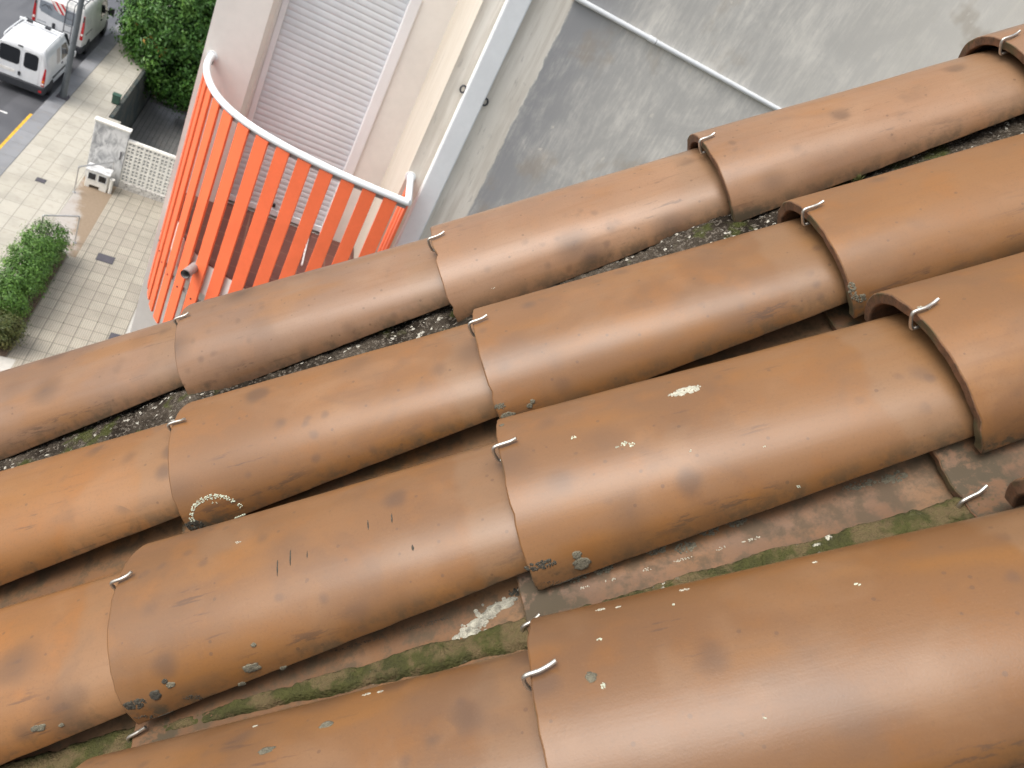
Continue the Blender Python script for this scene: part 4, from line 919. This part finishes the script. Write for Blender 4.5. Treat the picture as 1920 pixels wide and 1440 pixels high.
# --- large van in front of it
X0b, Y0b, Z0b = -8.08, 35.95, -.12
S2 = [(.00, .90, .925, .83, .36, 1.10, 1.93), (.06, .935, .955, .86, .30, 1.10, 2.0), (.6, .945, .965, .87, .28, 1.10, 2.05), (2.2, .95, .97, .87, .28, 1.10, 2.06), (3.2, .95, .97, .85, .28, 1.10, 2.0), (3.5, .95, .96, .82, .28, 1.10, 1.90), (4.15, .93, .94, .82, .28, 1.05, 1.22), (4.65, .86, .86, .72, .30, .85, .98), (4.8, .76, .76, .62, .36, .7, .8)]
v2, wb_, body2 = van('larger white van ahead with a red striped board and a ladder on its rear', X0b, Y0b, Z0b, 1.9, S2, 'parked_van', M['van_dirty'])
def rearQ(x, z, d): return (X0b+x, Y0b-d, Z0b+z)
tg = plate(wb_, rrect(-.80, .76, .50, 1.86, .10), rearQ, M['van_white'], 'tailgate', v2, .010, .008)
plate(wb_, [(-.74, 1.48), (-.66, 1.36), (-.2, 1.27), (.3, 1.24), (.70, 1.30), (.70, 1.80), (-.74, 1.80)], lambda x, z, d: rearQ(x, z, d+.010), M['rear_glass'], 'rear_window', tg, .006, .006)
plate(wb_, rrect(-.21, -.10, .88, 1.08, .03), lambda x, z, d: rearQ(x, z, d+.010), M['bumper'], 'door_handle', tg, .03)
b = MB(wb_)
for i in range(7): b.add([rearQ(-.74+i*.045+dx, .95+dz, .0115) for dx, dz in ((0, 0), (.032, 0), (.032, .045), (0, .045))], [(0, 1, 2, 3)])
b.build('model_lettering', M['grey_text'], tg)
# mountain-shaped black line emblem on the glass
zz = [(-.66, 1.565), (-.53, 1.70), (-.42, 1.60), (-.40, 1.57)]; zz2 = [(-.47, 1.66), (-.40, 1.69), (-.31, 1.55)]
b = MB(wb_)
for L in (zz, zz2): b.tube([rearQ(x, z, .018) for x, z in L], .011, 6)
b.build('emblem', M['bumper'], tg)
bd_ = plate(wb_, [(-.36, 1.96), (.20, 1.96), (.20, 1.56), (.02, 1.54), (-.18, 1.66)], lambda x, z, d: rearQ(x, z, d+.018), M['sign_white'], 'chevron_board', v2, .012, .003)
def clip_poly(poly, a, b_, c_):             # keep a*x+b*z<=c
    out = []
    for i in range(len(poly)):
        p, q = poly[i], poly[(i+1) % len(poly)]; fp, fq = a*p[0]+b_*p[1]-c_, a*q[0]+b_*q[1]-c_
        if fp <= 0: out.append(p)
        if fp*fq < 0: t = fp/(fp-fq); out.append((p[0]+(q[0]-p[0])*t, p[1]+(q[1]-p[1])*t))
    return out
bpoly = [(-.36, 1.96), (.20, 1.96), (.20, 1.56), (.02, 1.54), (-.18, 1.66)]
for k in range(-1, 4):
    c0 = 1.32+k*.21; st_ = clip_poly(clip_poly(bpoly, 1, .8, c0+.105), -1, -.8, -c0)
    if len(st_) >= 3:
        b = MB(wb_); b.add([rearQ(x, z, .0315) for x, z in st_], [tuple(range(len(st_)))]); b.build('red_stripe', M['sign_red'], bd_)
for sx in (-1, 1):
    lf = lambda x, z, d, sx=sx: (X0b+sx*x, Y0b-d, Z0b+z)
    lm = plate(wb_, [(.82, .84), (.93, .84), (.935, 1.3), (.90, 1.82), (.86, 1.82), (.83, 1.3)], lf, M['red_lens'], 'tail_light', v2, .035, .01)
    plate(wb_, rrect(.84, .92, 1.02, 1.11, .02), lambda x, z, d, f_=lf: f_(x, z, d+.035), M['clear_lens'], 'reversing_lens', lm, .006)
    plate(wb_, rrect(.845, .895, 1.58, 1.80, .02), lambda x, z, d, f_=lf: f_(x, z, d+.035), M['bumper'], 'lamp_cap', lm, .006)
    for y in (.95, 3.95): wheel(v2, wb_, X0b+sx*.965, Y0b+y, Z0b+.34, .34, .2)
    P = lambda y, z, d, sx=sx: (X0b+sx*(.968+d-(.0 if z < 1.1 else (z-1.1)*.115)), Y0b+y, Z0b+z)
    plate(wb_, rrect(1.25, 2.45, .45, 1.84, .05), P, M['van_dirty'], 'sliding_door', v2, .007, .004)
    fd = plate(wb_, [(2.52, .45), (3.66, .45), (3.86, 1.12), (3.36, 1.82), (2.54, 1.84)], P, M['van_dirty'], 'front_door', v2, .007, .004)
    plate(wb_, [(2.62, 1.16), (3.74, 1.16), (3.32, 1.76), (2.62, 1.78)], lambda y, z, d, P=P: P(y, z, d+.006), M['dark_glass'], 'window', fd, .006, .003)
    plate(wb_, rrect(2.60, 2.78, 1.0, 1.06, .02), lambda y, z, d, P=P: P(y, z, d+.006), M['bumper'], 'door_handle', fd, .02)
    plate(wb_, rrect(.20, 1.22, 1.02, 1.05, .012), P, M['bumper'], 'door_track', v2, .008, .002)
    b = MB(wb_); b.tube([(X0b+sx*.95, Y0b+3.55, Z0b+1.2), (X0b+sx*1.08, Y0b+3.55, Z0b+1.22)], .035, 8); b.box(min(X0b+sx*1.04, X0b+sx*1.26), max(X0b+sx*1.04, X0b+sx*1.26), Y0b+3.48, Y0b+3.64, Z0b+1.10, Z0b+1.42); b.build('mirror', M['bumper'], v2, bevel=.03)
b = MB(wb_); b.prism([(X0b-.93, Y0b-.11), (X0b+.93, Y0b-.11), (X0b+.985, Y0b-.03), (X0b+.985, Y0b+.5), (X0b-.985, Y0b+.5), (X0b-.985, Y0b-.03)], Z0b+.28, Z0b+.54); b.build('bumper', M['bumper'], v2, bevel=.03)
b = MB(wb_); lad = []
for x in (.22, .50): b.tube(catmull([rearQ(x, .40, .10), rearQ(x, 1.2, .10), rearQ(x, 2.0, .10), rearQ(x, 2.12, .0), rearQ(x, 2.14, -.4)], 4), .018, 8)
for z in (.62, .70, .98, 1.24, 1.50, 1.76): b.tube([rearQ(.22, z, .10), rearQ(.50, z, .10)], .014, 8)
b.build('ladder', M['ladder'], v2, True)
rk = MB(wb_)
for sx in (-1, 1): rk.tube([(X0b+sx*.74, Y0b+.15, Z0b+2.17), (X0b+sx*.74, Y0b+3.0, Z0b+2.17)], .02, 8)
for y in (.3, .95, 1.6, 2.25, 2.9): rk.tube([(X0b-.76, Y0b+y, Z0b+2.15), (X0b+.76, Y0b+y, Z0b+2.15)], .02, 8)
for sx in (-1, 1):
    for y in (.3, 1.6, 2.9): rk.tube([(X0b+sx*.74, Y0b+y, Z0b+2.0), (X0b+sx*.74, Y0b+y, Z0b+2.17)], .016, 8)
rk.build('roof_rack', M['ladder'], v2, True)
b = MB(wb_); b.extrude([(X0b-.82, Y0b+3.55, Z0b+1.92), (X0b+.82, Y0b+3.55, Z0b+1.92), (X0b+.86, Y0b+4.12, Z0b+1.27), (X0b-.86, Y0b+4.12, Z0b+1.27)], (0, .018, .018)); b.build('windscreen', M['dark_glass'], v2)
